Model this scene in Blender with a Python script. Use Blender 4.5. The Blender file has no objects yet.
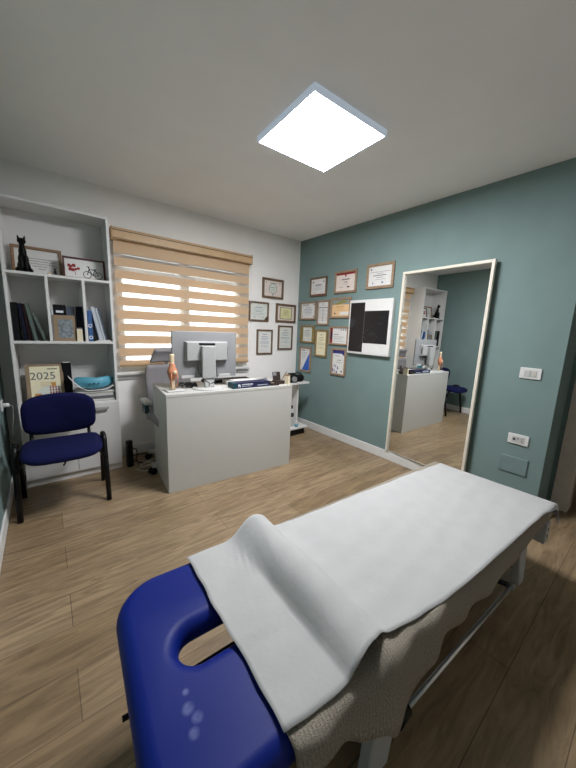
import bpy, bmesh, math, random
from mathutils import Vector, Matrix
R = math.radians
rnd = random.Random(7)
S = bpy.context.scene
COL = S.collection

# ------------------------------------------------------------------ camera, world, exposure
F_PX, YAW, PITCH, ROLL, CAM_H = 303.66, 0.67648, -0.17473, 0.03932, 1.2303
XR, YB, ZC = 2.586, 3.075, 2.3204          # right wall, window wall, ceiling
KB = YB / 3.041
def kz(z): return CAM_H + (z - CAM_H) * KB
XL, YF = -0.272, -1.3                      # left wall, wall behind the camera
cy, sy, cp, sp = math.cos(YAW), math.sin(YAW), math.cos(PITCH), math.sin(PITCH)
fw = Vector((sy * cp, cy * cp, sp)); rt = Vector((cy, -sy, 0)); up = rt.cross(fw)
c_, s_ = math.cos(ROLL), math.sin(ROLL)
ri = rt * c_ + up * s_; uu = -rt * s_ + up * c_
cam_d = bpy.data.cameras.new('camera'); cam = bpy.data.objects.new('camera', cam_d); COL.objects.link(cam)
cam_d.sensor_fit = 'HORIZONTAL'; cam_d.sensor_width = 36.0; cam_d.lens = F_PX * 36.0 / 576.0
cam_d.clip_start = 0.02
mw = Matrix((( ri.x, uu.x, -fw.x, 0), (ri.y, uu.y, -fw.y, 0), (ri.z, uu.z, -fw.z, CAM_H), (0, 0, 0, 1)))
cam.matrix_world = mw
S.camera = cam

LAMP_W = 21.0
SKY_W = 1.6
S.view_settings.view_transform = 'Standard'
S.view_settings.look = 'None'
S.view_settings.gamma = 1.0
S.view_settings.use_curve_mapping = False
S.view_settings.exposure = 1.9
wd = bpy.data.worlds.new('sky'); S.world = wd; wd.use_nodes = True
bg = wd.node_tree.nodes['Background']; bg.inputs[0].default_value = (0.93, 0.96, 1.0, 1); bg.inputs[1].default_value = SKY_W
try:
    S.cycles.use_denoising = True
    S.cycles.max_bounces = 10; S.cycles.diffuse_bounces = 7; S.cycles.glossy_bounces = 5
    S.cycles.transparent_max_bounces = 16; S.cycles.sample_clamp_indirect = 6.0
except Exception:
    pass

# ------------------------------------------------------------------ materials
def lin(h):
    h = h.lstrip('#'); o = []
    for i in (0, 2, 4):
        c = int(h[i:i + 2], 16) / 255
        o.append(c / 12.92 if c <= 0.04045 else ((c + 0.055) / 1.055) ** 2.4)
    return (*o, 1)

def newmat(name):
    m = bpy.data.materials.new(name); m.use_nodes = True
    return m, m.node_tree.nodes, m.node_tree.links, m.node_tree.nodes['Principled BSDF']

def mat(name, col, rough=0.5, metal=0.0, var=0.06, scale=20.0, bump=0.0, bscale=200.0, spec=0.5, coat=0.0):
    m, N, L, P = newmat(name)
    c = lin(col)
    P.inputs['Roughness'].default_value = rough; P.inputs['Metallic'].default_value = metal
    P.inputs['Specular IOR Level'].default_value = spec; P.inputs['Coat Weight'].default_value = coat
    tc = N.new('ShaderNodeTexCoord')
    nz = N.new('ShaderNodeTexNoise'); nz.inputs['Scale'].default_value = scale; nz.inputs['Detail'].default_value = 3
    L.new(tc.outputs['Object'], nz.inputs['Vector'])
    rp = N.new('ShaderNodeValToRGB')
    rp.color_ramp.elements[0].position = 0.3; rp.color_ramp.elements[1].position = 0.7
    rp.color_ramp.elements[0].color = tuple(max(0, v * (1 - var)) for v in c[:3]) + (1,)
    rp.color_ramp.elements[1].color = tuple(min(1, v * (1 + var)) for v in c[:3]) + (1,)
    L.new(nz.outputs['Fac'], rp.inputs['Fac']); L.new(rp.outputs['Color'], P.inputs['Base Color'])
    if bump:
        n2 = N.new('ShaderNodeTexNoise'); n2.inputs['Scale'].default_value = bscale; n2.inputs['Detail'].default_value = 2
        L.new(tc.outputs['Object'], n2.inputs['Vector'])
        b = N.new('ShaderNodeBump'); b.inputs['Strength'].default_value = bump; b.inputs['Distance'].default_value = 0.002
        L.new(n2.outputs['Fac'], b.inputs['Height']); L.new(b.outputs['Normal'], P.inputs['Normal'])
    return m

def floor_mat():
    m, N, L, P = newmat('oak_laminate')
    tc = N.new('ShaderNodeTexCoord')
    br = N.new('ShaderNodeTexBrick'); br.offset = 0.37; br.offset_frequency = 2
    br.inputs['Scale'].default_value = 1.0; br.inputs['Brick Width'].default_value = 1.28; br.inputs['Row Height'].default_value = 0.192
    br.inputs['Mortar Size'].default_value = 0.0016; br.inputs['Mortar Smooth'].default_value = 0.2; br.inputs['Bias'].default_value = 0.0
    br.inputs['Color1'].default_value = lin('#A48E71'); br.inputs['Color2'].default_value = lin('#8D775A')
    br.inputs['Mortar'].default_value = lin('#6C5A48')
    L.new(tc.outputs['Object'], br.inputs['Vector'])
    mp = N.new('ShaderNodeMapping'); mp.inputs['Scale'].default_value = (1.5, 10.0, 1)
    L.new(tc.outputs['Object'], mp.inputs['Vector'])
    # each row of planks gets its own shift of the grain
    n1 = N.new('ShaderNodeTexNoise'); n1.inputs['Scale'].default_value = 2.2; n1.inputs['Detail'].default_value = 8; n1.inputs['Roughness'].default_value = 0.62
    n1.inputs['Distortion'].default_value = 1.4
    L.new(mp.outputs['Vector'], n1.inputs['Vector'])
    r1 = N.new('ShaderNodeValToRGB'); r1.color_ramp.elements[0].position = 0.32; r1.color_ramp.elements[1].position = 0.66
    r1.color_ramp.elements[0].color = (0.40, 0.37, 0.34, 1); r1.color_ramp.elements[1].color = (1.08, 1.07, 1.05, 1)
    L.new(n1.outputs['Fac'], r1.inputs['Fac'])
    mx = N.new('ShaderNodeMix'); mx.data_type = 'RGBA'; mx.blend_type = 'MULTIPLY'; mx.inputs[0].default_value = 0.8
    L.new(br.outputs['Color'], mx.inputs[6]); L.new(r1.outputs['Color'], mx.inputs[7])
    n2 = N.new('ShaderNodeTexNoise'); n2.inputs['Scale'].default_value = 2.0; n2.inputs['Detail'].default_value = 2
    L.new(tc.outputs['Object'], n2.inputs['Vector'])
    r2 = N.new('ShaderNodeValToRGB'); r2.color_ramp.elements[0].color = (0.8, 0.79, 0.78, 1); r2.color_ramp.elements[1].color = (1.08, 1.08, 1.08, 1)
    L.new(n2.outputs['Fac'], r2.inputs['Fac'])
    m2 = N.new('ShaderNodeMix'); m2.data_type = 'RGBA'; m2.blend_type = 'MULTIPLY'; m2.inputs[0].default_value = 0.8
    L.new(mx.outputs[2], m2.inputs[6]); L.new(r2.outputs['Color'], m2.inputs[7])
    L.new(m2.outputs[2], P.inputs['Base Color'])
    P.inputs['Roughness'].default_value = 0.36; P.inputs['Specular IOR Level'].default_value = 0.5
    b = N.new('ShaderNodeBump'); b.inputs['Strength'].default_value = 0.12; b.inputs['Distance'].default_value = 0.002
    L.new(n1.outputs['Fac'], b.inputs['Height']); L.new(b.outputs['Normal'], P.inputs['Normal'])
    return m

def wood_mat(name, c0, c1, sc=(3, 30, 30), rough=0.5):
    m, N, L, P = newmat(name)
    tc = N.new('ShaderNodeTexCoord'); mp = N.new('ShaderNodeMapping'); mp.inputs['Scale'].default_value = sc
    L.new(tc.outputs['Object'], mp.inputs['Vector'])
    n = N.new('ShaderNodeTexNoise'); n.inputs['Scale'].default_value = 4; n.inputs['Detail'].default_value = 4
    L.new(mp.outputs['Vector'], n.inputs['Vector'])
    r = N.new('ShaderNodeValToRGB'); r.color_ramp.elements[0].color = lin(c0); r.color_ramp.elements[1].color = lin(c1)
    r.color_ramp.elements[0].position = 0.35; r.color_ramp.elements[1].position = 0.65
    L.new(n.outputs['Fac'], r.inputs['Fac']); L.new(r.outputs['Color'], P.inputs['Base Color'])
    P.inputs['Roughness'].default_value = rough
    return m

def fabric_trans(name, col, trans, transp=0.0, warm=None):
    m, N, L, P = newmat(name); N.remove(P); out = N['Material Output']
    d = N.new('ShaderNodeBsdfDiffuse'); t = N.new('ShaderNodeBsdfTranslucent'); tr = N.new('ShaderNodeBsdfTransparent')
    tc = N.new('ShaderNodeTexCoord'); w = N.new('ShaderNodeTexNoise'); w.inputs['Scale'].default_value = 60
    mp = N.new('ShaderNodeMapping'); mp.inputs['Scale'].default_value = (1, 1, 6)
    L.new(tc.outputs['Object'], mp.inputs['Vector']); L.new(mp.outputs['Vector'], w.inputs['Vector'])
    r = N.new('ShaderNodeValToRGB'); c = lin(col)
    r.color_ramp.elements[0].color = tuple(v * 0.88 for v in c[:3]) + (1,); r.color_ramp.elements[1].color = c
    L.new(w.outputs['Fac'], r.inputs['Fac'])
    L.new(r.outputs['Color'], d.inputs['Color'])
    t.inputs['Color'].default_value = lin(warm or col)
    a = N.new('ShaderNodeMixShader'); a.inputs[0].default_value = trans
    L.new(d.outputs[0], a.inputs[1]); L.new(t.outputs[0], a.inputs[2])
    b = N.new('ShaderNodeMixShader'); b.inputs[0].default_value = transp
    L.new(a.outputs[0], b.inputs[1]); L.new(tr.outputs[0], b.inputs[2])
    L.new(b.outputs[0], out.inputs['Surface'])
    return m

def glass_mat():
    m, N, L, P = newmat('window_glass'); N.remove(P); out = N['Material Output']
    g = N.new('ShaderNodeBsdfGlossy'); g.inputs['Roughness'].default_value = 0.02
    tr = N.new('ShaderNodeBsdfTransparent'); tr.inputs['Color'].default_value = (0.93, 0.96, 0.95, 1)
    fr = N.new('ShaderNodeFresnel'); fr.inputs['IOR'].default_value = 1.45
    x = N.new('ShaderNodeMixShader'); L.new(fr.outputs[0], x.inputs[0]); L.new(tr.outputs[0], x.inputs[1]); L.new(g.outputs[0], x.inputs[2])
    L.new(x.outputs[0], out.inputs['Surface'])
    return m

def towel_mat():
    m, N, L, P = newmat('ribbed_towel')
    tc = N.new('ShaderNodeTexCoord'); mp = N.new('ShaderNodeMapping')
    L.new(tc.outputs['UV'], mp.inputs['Vector'])
    wv = N.new('ShaderNodeTexWave'); wv.wave_type = 'BANDS'; wv.bands_direction = 'X'
    wv.inputs['Scale'].default_value = 34.0; wv.inputs['Distortion'].default_value = 5.0; wv.inputs['Detail'].default_value = 3; wv.inputs['Detail Scale'].default_value = 9.0; wv.inputs['Detail Roughness'].default_value = 0.6
    L.new(mp.outputs['Vector'], wv.inputs['Vector'])
    nz = N.new('ShaderNodeTexNoise'); nz.inputs['Scale'].default_value = 220; nz.inputs['Detail'].default_value = 3
    L.new(mp.outputs['Vector'], nz.inputs['Vector'])
    ad = N.new('ShaderNodeMath'); ad.operation = 'MULTIPLY_ADD'; ad.inputs[1].default_value = 1.6
    L.new(nz.outputs['Fac'], ad.inputs[0]); L.new(wv.outputs['Fac'], ad.inputs[2])
    b = N.new('ShaderNodeBump'); b.inputs['Strength'].default_value = 0.9; b.inputs['Distance'].default_value = 0.008
    L.new(ad.outputs[0], b.inputs['Height']); L.new(b.outputs['Normal'], P.inputs['Normal'])
    r = N.new('ShaderNodeValToRGB'); r.color_ramp.elements[0].color = lin('#9A8D7D'); r.color_ramp.elements[1].color = lin('#E6DCCB')
    r.color_ramp.elements[0].position = 0.2; r.color_ramp.elements[1].position = 0.8
    L.new(nz.outputs['Fac'], r.inputs['Fac']); L.new(r.outputs['Color'], P.inputs['Base Color'])
    P.inputs['Roughness'].default_value = 0.95; P.inputs['Specular IOR Level'].default_value = 0.1
    return m

def vinyl_mat():
    m, N, L, P = newmat('blue_vinyl')
    tc = N.new('ShaderNodeTexCoord')
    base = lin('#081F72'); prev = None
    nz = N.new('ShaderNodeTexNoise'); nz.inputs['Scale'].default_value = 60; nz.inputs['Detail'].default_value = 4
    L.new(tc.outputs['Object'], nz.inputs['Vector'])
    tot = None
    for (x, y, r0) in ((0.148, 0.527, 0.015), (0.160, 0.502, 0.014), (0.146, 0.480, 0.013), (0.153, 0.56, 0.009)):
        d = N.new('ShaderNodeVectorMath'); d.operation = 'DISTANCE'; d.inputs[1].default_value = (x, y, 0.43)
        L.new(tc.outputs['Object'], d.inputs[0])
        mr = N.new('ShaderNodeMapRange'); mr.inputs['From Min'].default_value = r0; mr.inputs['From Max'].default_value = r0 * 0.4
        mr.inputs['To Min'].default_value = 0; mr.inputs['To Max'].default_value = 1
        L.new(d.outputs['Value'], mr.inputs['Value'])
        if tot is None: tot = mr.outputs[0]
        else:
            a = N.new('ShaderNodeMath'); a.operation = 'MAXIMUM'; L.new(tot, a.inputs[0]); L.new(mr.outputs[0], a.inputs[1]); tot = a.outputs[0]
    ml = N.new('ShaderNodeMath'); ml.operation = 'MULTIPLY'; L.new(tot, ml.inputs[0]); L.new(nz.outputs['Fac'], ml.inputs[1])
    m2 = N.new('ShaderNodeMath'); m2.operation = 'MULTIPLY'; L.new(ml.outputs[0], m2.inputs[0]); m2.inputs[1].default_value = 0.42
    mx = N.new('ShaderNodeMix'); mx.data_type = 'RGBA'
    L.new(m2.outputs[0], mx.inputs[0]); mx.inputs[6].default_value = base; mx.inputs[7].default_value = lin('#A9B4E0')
    L.new(mx.outputs[2], P.inputs['Base Color'])
    P.inputs['Roughness'].default_value = 0.48; P.inputs['Specular IOR Level'].default_value = 0.2
    n3 = N.new('ShaderNodeTexNoise'); n3.inputs['Scale'].default_value = 500
    L.new(tc.outputs['Object'], n3.inputs['Vector'])
    b = N.new('ShaderNodeBump'); b.inputs['Strength'].default_value = 0.08; b.inputs['Distance'].default_value = 0.001
    L.new(n3.outputs['Fac'], b.inputs['Height']); L.new(b.outputs['Normal'], P.inputs['Normal'])
    return m

def emis(name, col, st):
    m, N, L, P = newmat(name)
    P.inputs['Base Color'].default_value = lin(col); P.inputs['Emission Color'].default_value = lin(col); P.inputs['Emission Strength'].default_value = st
    return m

def film_mat(name, seed, sx):
    # dark radiograph film with faint pale bone shapes
    m, N, L, P = newmat(name)
    tc = N.new('ShaderNodeTexCoord'); mp = N.new('ShaderNodeMapping'); mp.inputs['Location'].default_value = (seed, seed * 2, seed); mp.inputs['Scale'].default_value = sx
    L.new(tc.outputs['Object'], mp.inputs['Vector'])
    n = N.new('ShaderNodeTexNoise'); n.inputs['Scale'].default_value = 9; n.inputs['Detail'].default_value = 4; n.inputs['Distortion'].default_value = 1.2
    L.new(mp.outputs['Vector'], n.inputs['Vector'])
    r = N.new('ShaderNodeValToRGB'); r.color_ramp.elements[0].position = 0.55; r.color_ramp.elements[1].position = 0.8
    r.color_ramp.elements[0].color = lin('#101116'); r.color_ramp.elements[1].color = lin('#3C434D')
    L.new(n.outputs['Fac'], r.inputs['Fac']); L.new(r.outputs['Color'], P.inputs['Base Color'])
    P.inputs['Roughness'].default_value = 0.3
    return m

M = dict(
    floor=floor_mat(),
    ceiling=mat('ceiling_paint', '#EFEEED', 0.9, var=0.02, scale=3, bump=0.1, bscale=120),
    white_wall=mat('white_wall_paint', '#EEECE9', 0.85, var=0.02, scale=4, bump=0.12, bscale=160),
    teal=mat('teal_wall_paint', '#758B89', 0.75, var=0.04, scale=5, bump=0.15, bscale=180),
    skirting=mat('white_skirting', '#DEDEDC', 0.45, var=0.02),
    casing=mat('door_casing_paint', '#C2B9AE', 0.5),
    hall=mat('hall_paint', '#6A5D52', 0.8),
    furn=mat('white_melamine', '#DAD9D7', 0.42, var=0.015, scale=6),
    desk=mat('pale_grey_melamine', '#C2C1BC', 0.45, var=0.02, scale=90),
    pvc=mat('white_pvc', '#D8D8D6', 0.35, var=0.01),
    shutter=mat('grey_shutter', '#8E8E94', 0.6),
    glass=glass_mat(),
    band=fabric_trans('beige_blind_fabric', '#E2C6A4', 0.22, 0.0, '#DDB488'),
    sheer=fabric_trans('sheer_blind_fabric', '#E8DACB', 0.5, 0.42),
    cassette=mat('beige_cassette', '#C4A47C', 0.5, var=0.05),
    cassette_dark=mat('brown_trim', '#5E4630', 0.5),
    black_plastic=mat('black_plastic', '#0C0C0E', 0.45, spec=0.3),
    black_metal=mat('black_metal', '#0A0A0B', 0.4, spec=0.3),
    navy_fabric=mat('navy_fabric', '#0F1340', 0.9, var=0.2, scale=300, bump=0.4, bscale=900, spec=0.2),
    chrome=mat('chrome', '#DADADA', 0.38, 1.0, var=0.01),
    steel=mat('brushed_steel', '#B5B5B3', 0.35, 1.0),
    grey_metal=mat('grey_powder_coat', '#B4B5B3', 0.45, var=0.03),
    grey_plastic=mat('grey_plastic', '#8A8B8C', 0.5, var=0.03),
    silver_plastic=mat('silver_plastic', '#A5A6A5', 0.4, var=0.03),
    screen=mat('dark_screen', '#101216', 0.15),
    mesh_fabric=mat('grey_mesh_fabric', '#8B8789', 0.85, var=0.1, scale=200, bump=0.3, bscale=600),
    light_plastic=mat('light_grey_plastic', '#BDBDBA', 0.45),
    teal_pad=mat('teal_pad', '#2E4D53', 0.7),
    vinyl=vinyl_mat(), towel=towel_mat(),
    paper_roll=mat('couch_paper', '#B3B3B2', 0.85, var=0.025, scale=14, bump=0.35, bscale=55, spec=0.2),
    paper=mat('white_paper', '#DAD9D6', 0.8, var=0.02),
    cream=mat('cream_paper', '#E6DFC0', 0.8, var=0.04),
    cream_box=mat('cream_card', '#E0D3B8', 0.7),
    frame_tan=wood_mat('tan_frame_wood', '#836B55', '#A38B72'),
    frame_brown=wood_mat('brown_frame_wood', '#54402F', '#77604A'),
    frame_gold=wood_mat('gilt_frame_wood', '#6F5A38', '#9A8150'),
    frame_red=wood_mat('dark_red_frame_wood', '#3E1718', '#5C2426'),
    frame_oak=wood_mat('oak_frame_wood', '#7C5F48', '#9A7A5C'),
    mirror=mat('mirror_silver', '#EDEFEE', 0.0, 1.0, var=0.0),
    mirror_frame=mat('cream_mirror_frame', '#DDD7C8', 0.45, var=0.03),
    film_a=film_mat('radiograph_film_hip', 3.1, (1, 1, 0.8)),
    film_b=film_mat('radiograph_film_spine', 8.4, (0.8, 1, 1.6)),
    bone=mat('bone_plastic', '#D9C3A4', 0.45, var=0.05),
    ligament=mat('orange_red_ligament', '#C58260', 0.5, var=0.25, scale=60),
    black_cat=mat('black_glazed_ceramic', '#050505', 0.45, spec=0.15),
    ink=mat('grey_ink', '#5B5E66', 0.8), ink_dark=mat('dark_ink', '#24262E', 0.8), ink_blue=mat('blue_ink', '#5F7C9E', 0.8),
    ink_green=mat('green_ink', '#5C7A68', 0.8), ink_red=mat('red_ink', '#8C2B2B', 0.8), ink_gold=mat('gold_ink', '#C08A42', 0.7),
    blue_print=mat('blue_print', '#2F5FB4', 0.7), purple_print=mat('violet_blue_print', '#2B2C74', 0.7), peach=mat('peach_print', '#DDB98C', 0.8),
    grey_print=mat('grey_green_print', '#86928C', 0.8), yellow_paper=mat('yellow_certificate_paper', '#D6D2A2', 0.8, var=0.08, scale=80),
    mint=mat('pale_green_paper', '#D3D6CE', 0.8), olive=mat('olive_print', '#8C8348', 0.8), pink=mat('pale_pink_paper', '#DDD0C8', 0.8),
    navy_card=mat('navy_card', '#10193F', 0.5), white_ink=mat('white_ink', '#DADDE6', 0.7), teal_card=mat('dark_teal_card', '#16434C', 0.5),
    dark_brown=mat('dark_brown_card', '#2C1F18', 0.6), grey_card=mat('grey_card', '#6E6E70', 0.6), kraft=mat('kraft_card', '#8E7A62', 0.75),
    green_book=mat('grey_green_cover', '#56645E', 0.6), olive_book=mat('mottled_green_cover', '#55605A', 0.6, var=0.25, scale=90), red_book=mat('dark_red_cover', '#220B0E', 0.6, spec=0.2),
    navy_book=mat('navy_cover', '#0A0F24', 0.55, spec=0.2), dark_book=mat('black_cover', '#0B0B0F', 0.55, spec=0.2), slate_book=mat('slate_cover', '#4E5867', 0.6),
    blue_box=mat('mid_blue_card', '#2C5488', 0.55), photo_grey=mat('grey_photo_print', '#7A8288', 0.6, var=0.5, scale=40), white_cover=mat('white_plastic_cover', '#B9BFC6', 0.4),
    turquoise=mat('turquoise_plastic', '#559FB6', 0.45, var=0.04), dark_teal=mat('dark_teal_plastic', '#1F4350', 0.6),
    white_cable=mat('white_cable', '#C8C2BC', 0.5), pink_cable=mat('dusty_pink_cable', '#8E6C66', 0.6), black_cable=mat('black_cable', '#16161A', 0.5),
    lampframe=emis('glowing_lamp_frame', '#C9D6E6', 0.09), lamp=emis('lamp_diffuser', '#FAFBFF', LAMP_W),
    tealplate=mat('teal_painted_plate', '#738988', 0.6), socket_hole=mat('dark_socket_hole', '#2A2724', 0.6), beige_key=mat('beige_key', '#C9B79B', 0.5),
)

# ------------------------------------------------------------------ mesh helpers
class MB:
    def __init__(s): s.v = []; s.f = []; s.uv = None
    def add(s, vs, fs):
        b = len(s.v); s.v += [tuple(v) for v in vs]; s.f += [tuple(i + b for i in f) for f in fs]
        return s
    def box(s, x0, x1, y0, y1, z0, z1, mat4=None):
        vs = [Vector((x, y, z)) for x in (x0, x1) for y in (y0, y1) for z in (z0, z1)]
        if mat4: vs = [mat4 @ v for v in vs]
        return s.add(vs, [(0, 1, 3, 2), (4, 6, 7, 5), (0, 4, 5, 1), (2, 3, 7, 6), (0, 2, 6, 4), (1, 5, 7, 3)])
    def cyl(s, p0, p1, r0, r1=None, n=16):
        return s.tube([p0, p1], r0, n, r1)
    def tube(s, pts, r, n=10, r1=None, flat=1.0):
        pts = [Vector(p) for p in pts]; k = len(pts)
        b = len(s.v); d0 = (pts[1] - pts[0]).normalized()
        a = Vector((0, 0, 1)) if abs(d0.z) < 0.9 else Vector((1, 0, 0))
        nx = d0.cross(a).normalized()
        for i, p in enumerate(pts):
            d = (pts[min(i + 1, k - 1)] - pts[max(i - 1, 0)]).normalized()
            nx = (nx - d * nx.dot(d)).normalized(); ny = d.cross(nx)
            rr = r if r1 is None else r + (r1 - r) * i / (k - 1)
            for j in range(n):
                t = 2 * math.pi * j / n
                s.v.append(tuple(p + nx * (rr * math.cos(t)) + ny * (rr * flat * math.sin(t))))
        for i in range(k - 1):
            for j in range(n):
                q = (j + 1) % n
                s.f.append((b + i * n + j, b + i * n + q, b + (i + 1) * n + q, b + (i + 1) * n + j))
        s.f.append(tuple(b + j for j in reversed(range(n)))); s.f.append(tuple(b + (k - 1) * n + j for j in range(n)))
        return s
    def lathe(s, prof, n=24, loc=(0, 0, 0), sx=1.0, sy=1.0):
        b = len(s.v); k = len(prof)
        for r, z in prof:
            for j in range(n):
                t = 2 * math.pi * j / n
                s.v.append((loc[0] + r * sx * math.cos(t), loc[1] + r * sy * math.sin(t), loc[2] + z))
        for i in range(k - 1):
            for j in range(n):
                q = (j + 1) % n
                s.f.append((b + i * n + j, b + i * n + q, b + (i + 1) * n + q, b + (i + 1) * n + j))
        s.f.append(tuple(b + j for j in reversed(range(n)))); s.f.append(tuple(b + (k - 1) * n + j for j in range(n)))
        return s
    def prism(s, poly, y0, y1):
        # polygon in (x, z), extruded along y
        n = len(poly)
        vs = [(x, y0, z) for x, z in poly] + [(x, y1, z) for x, z in poly]
        fs = [tuple(range(n)), tuple(reversed(range(n, 2 * n)))] + [(i, i + n, (i + 1) % n + n, (i + 1) % n) for i in range(n)]
        return s.add(vs, fs)
    def grid(s, P, nu, nv):
        b = len(s.v)
        for i in range(nu):
            for j in range(nv): s.v.append(tuple(P(i, j)))
        for i in range(nu - 1):
            for j in range(nv - 1):
                s.f.append((b + i * nv + j, b + (i + 1) * nv + j, b + (i + 1) * nv + j + 1, b + i * nv + j + 1))
        return s
    def build(s, name, m, parent=None, bevel=0.0, smooth=False, seg=2, solid=0.0, subsurf=0, recalc=True):
        me = bpy.data.meshes.new(name); me.from_pydata(s.v, [], s.f)
        if recalc:
            bm = bmesh.new(); bm.from_mesh(me); bmesh.ops.recalc_face_normals(bm, faces=bm.faces); bm.to_mesh(me); bm.free()
        me.materials.append(M[m] if isinstance(m, str) else m)
        o = bpy.data.objects.new(name, me); COL.objects.link(o)
        if parent is not None: o.parent = parent
        if solid:
            md = o.modifiers.new('thickness', 'SOLIDIFY'); md.thickness = solid; md.offset = -1
        if bevel:
            md = o.modifiers.new('bevel', 'BEVEL'); md.width = bevel; md.segments = seg; md.limit_method = 'ANGLE'; md.angle_limit = R(40)
        if subsurf:
            md = o.modifiers.new('subsurf', 'SUBSURF'); md.levels = subsurf; md.render_levels = subsurf
        if smooth or bevel:
            for p in me.polygons: p.use_smooth = True
            if not smooth:
                md = o.modifiers.new('wn', 'WEIGHTED_NORMAL'); md.keep_sharp = False
        return o

def rbox(w, d, h, r=0.02, n=6):
    """box with generously rounded edges, centred on x,y, base at z=0 (vertex list through a superellipse style bevel)"""
    bm = bmesh.new(); bmesh.ops.create_cube(bm, size=1.0)
    for v in bm.verts: v.co = Vector((v.co.x * w, v.co.y * d, (v.co.z + 0.5) * h))
    bmesh.ops.bevel(bm, geom=list(bm.edges), offset=r, segments=n, profile=0.5, affect='EDGES')
    mb = MB(); mb.v = [tuple(v.co) for v in bm.verts]; bm.verts.index_update(); mb.f = [tuple(v.index for v in f.verts) for f in bm.faces]
    bm.free(); return mb

def xform(mb, m4):
    mb.v = [tuple(m4 @ Vector(v)) for v in mb.v]; return mb

def tag(o, label, cat, group=None, kind=None):
    o['label'] = label; o['category'] = cat
    if group: o['group'] = group
    if kind: o['kind'] = kind
    return o

def thing(name, label, cat, loc=(0, 0, 0), rz=0.0, group=None):
    o = bpy.data.objects.new(name, None); o.empty_display_size = 0.05; COL.objects.link(o)
    o.location = loc; o.rotation_euler = (0, 0, rz)
    return tag(o, label, cat, group)

def struct(o):
    o['kind'] = 'structure'; return o

def text_mesh(txt, size, name, m, parent, loc, rot=(R(90), 0, 0), extr=0.0004):
    cu = bpy.data.curves.new(name, 'FONT'); cu.body = txt; cu.size = size; cu.extrude = extr; cu.align_x = 'CENTER'
    t = bpy.data.objects.new('tmp', cu); COL.objects.link(t)
    dg = bpy.context.evaluated_depsgraph_get(); dg.update()
    me = bpy.data.meshes.new_from_object(t.evaluated_get(dg)); COL.objects.unlink(t); bpy.data.objects.remove(t)
    me.materials.clear(); me.materials.append(M[m]); me.name = name
    o = bpy.data.objects.new(name, me); COL.objects.link(o); o.parent = parent; o.location = loc; o.rotation_euler = rot
    return o

# ------------------------------------------------------------------ room shell
T = 0.12
XD, YE = 2.90, 0.418                        # recessed door wall, end of the teal wall
struct(MB().box(XL - T, XD + 2.2, YF - T, YB + T, -0.08, 0).build('floor', 'floor'))
struct(MB().box(XL - T, XD + 2.2, YF - T, YB + T, ZC, ZC + 0.1).build('ceiling', 'ceiling'))
struct(MB().box(XL - T, XL, YF, YB, 0, ZC).build('wall_left', 'teal'))
# window wall with its opening
WX0, WX1, WZ0, WZ1 = 0.475, 1.78, 0.785, 1.99
mb = MB()
mb.box(XL, WX0, YB, YB + T, 0, ZC).box(WX1, XR + T, YB, YB + T, 0, ZC)
mb.box(WX0, WX1, YB, YB + T, 0, WZ0).box(WX0, WX1, YB, YB + T, WZ1, ZC)
struct(mb.build('wall_back', 'white_wall'))
# teal wall, its return at the recess and the recessed piece over and beside the door
struct(MB().box(XR, XR + T, YE + T, YB, 0, ZC).box(XR, XD + T, YE, YE + T, 0, ZC).build('wall_right', 'teal'))
DY1, DY0, DZ = 0.30, -0.56, 2.02
mb = MB().box(XD, XD + T, DY1, YE, 0, ZC).box(XD, XD + T, YF, DY0, 0, ZC).box(XD, XD + T, DY0, DY1, DZ, ZC)
struct(mb.build('wall_recess', 'teal'))
struct(MB().box(XL, XD + T, YF - T, YF, 0, ZC).build('wall_front', 'white_wall'))
struct(MB().box(XD + T, XD + 2.2, YE + 0.3, YE + 0.4, 0, ZC).box(XD + T, XD + 2.2, -1.2, -1.1, 0, ZC).box(XD + 2.1, XD + 2.2, -1.1, YE + 0.3, 0, ZC).build('wall_hall', 'hall'))
d1 = struct(MB().box(XD - 0.018, XD + T + 0.01, DY1 - 0.01, DY1 + 0.09, 0, DZ + 0.09).box(XD - 0.018, XD + T + 0.01, DY0 - 0.09, DY0 + 0.01, 0, DZ + 0.09)
            .box(XD - 0.018, XD + T + 0.01, DY0 + 0.01, DY1 - 0.01, DZ - 0.01, DZ + 0.09).build('door_1', 'casing', bevel=0.004))
# skirting boards
def skirt(name, *boxes):
    m_ = MB()
    for b in boxes: m_.box(*b)
    return struct(m_.build(name, 'skirting', bevel=0.004))
skirt('baseboard_right', (XR - 0.012, XR, YE, YB, 0, 0.092))
skirt('baseboard_back', (0.47, XR - 0.012, YB - 0.012, YB, 0, 0.092))
skirt('baseboard_left', (XL, XL + 0.012, YF, YB - 0.0, 0, 0.092))
# window
wf = MB()
fy0, fy1 = YB + 0.01, YB + 0.07
wf.box(WX0, WX0 + 0.05, fy0, fy1, WZ0, WZ1).box(WX1 - 0.05, WX1, fy0, fy1, WZ0, WZ1).box(WX0 + .05, WX1 - .05, fy0, fy1, WZ0, WZ0 + 0.05).box(WX0 + .05, WX1 - .05, fy0, fy1, WZ1 - 0.05, WZ1)
w1 = struct(wf.build('window_1', 'pvc', bevel=0.004))
xm = 1.12
for (a, b) in ((WX0 + 0.05, xm), (xm, WX1 - 0.05)):
    sash = MB(); w_ = 0.045; y0, y1 = YB - 0.005, YB + 0.055; z0, z1 = WZ0 + 0.04, WZ1 - 0.04
    sash.box(a, a + w_, y0, y1, z0, z1).box(b - w_, b, y0, y1, z0, z1).box(a + w_, b - w_, y0, y1, z0, z0 + w_).box(a + w_, b - w_, y0, y1, z1 - w_, z1)
    so = sash.build('window_sash', 'pvc', w1, bevel=0.004)
    MB().box(a + w_, b - w_, YB + 0.022, YB + 0.028, z0 + w_, z1 - w_).build('window_pane', 'glass', so)
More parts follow.
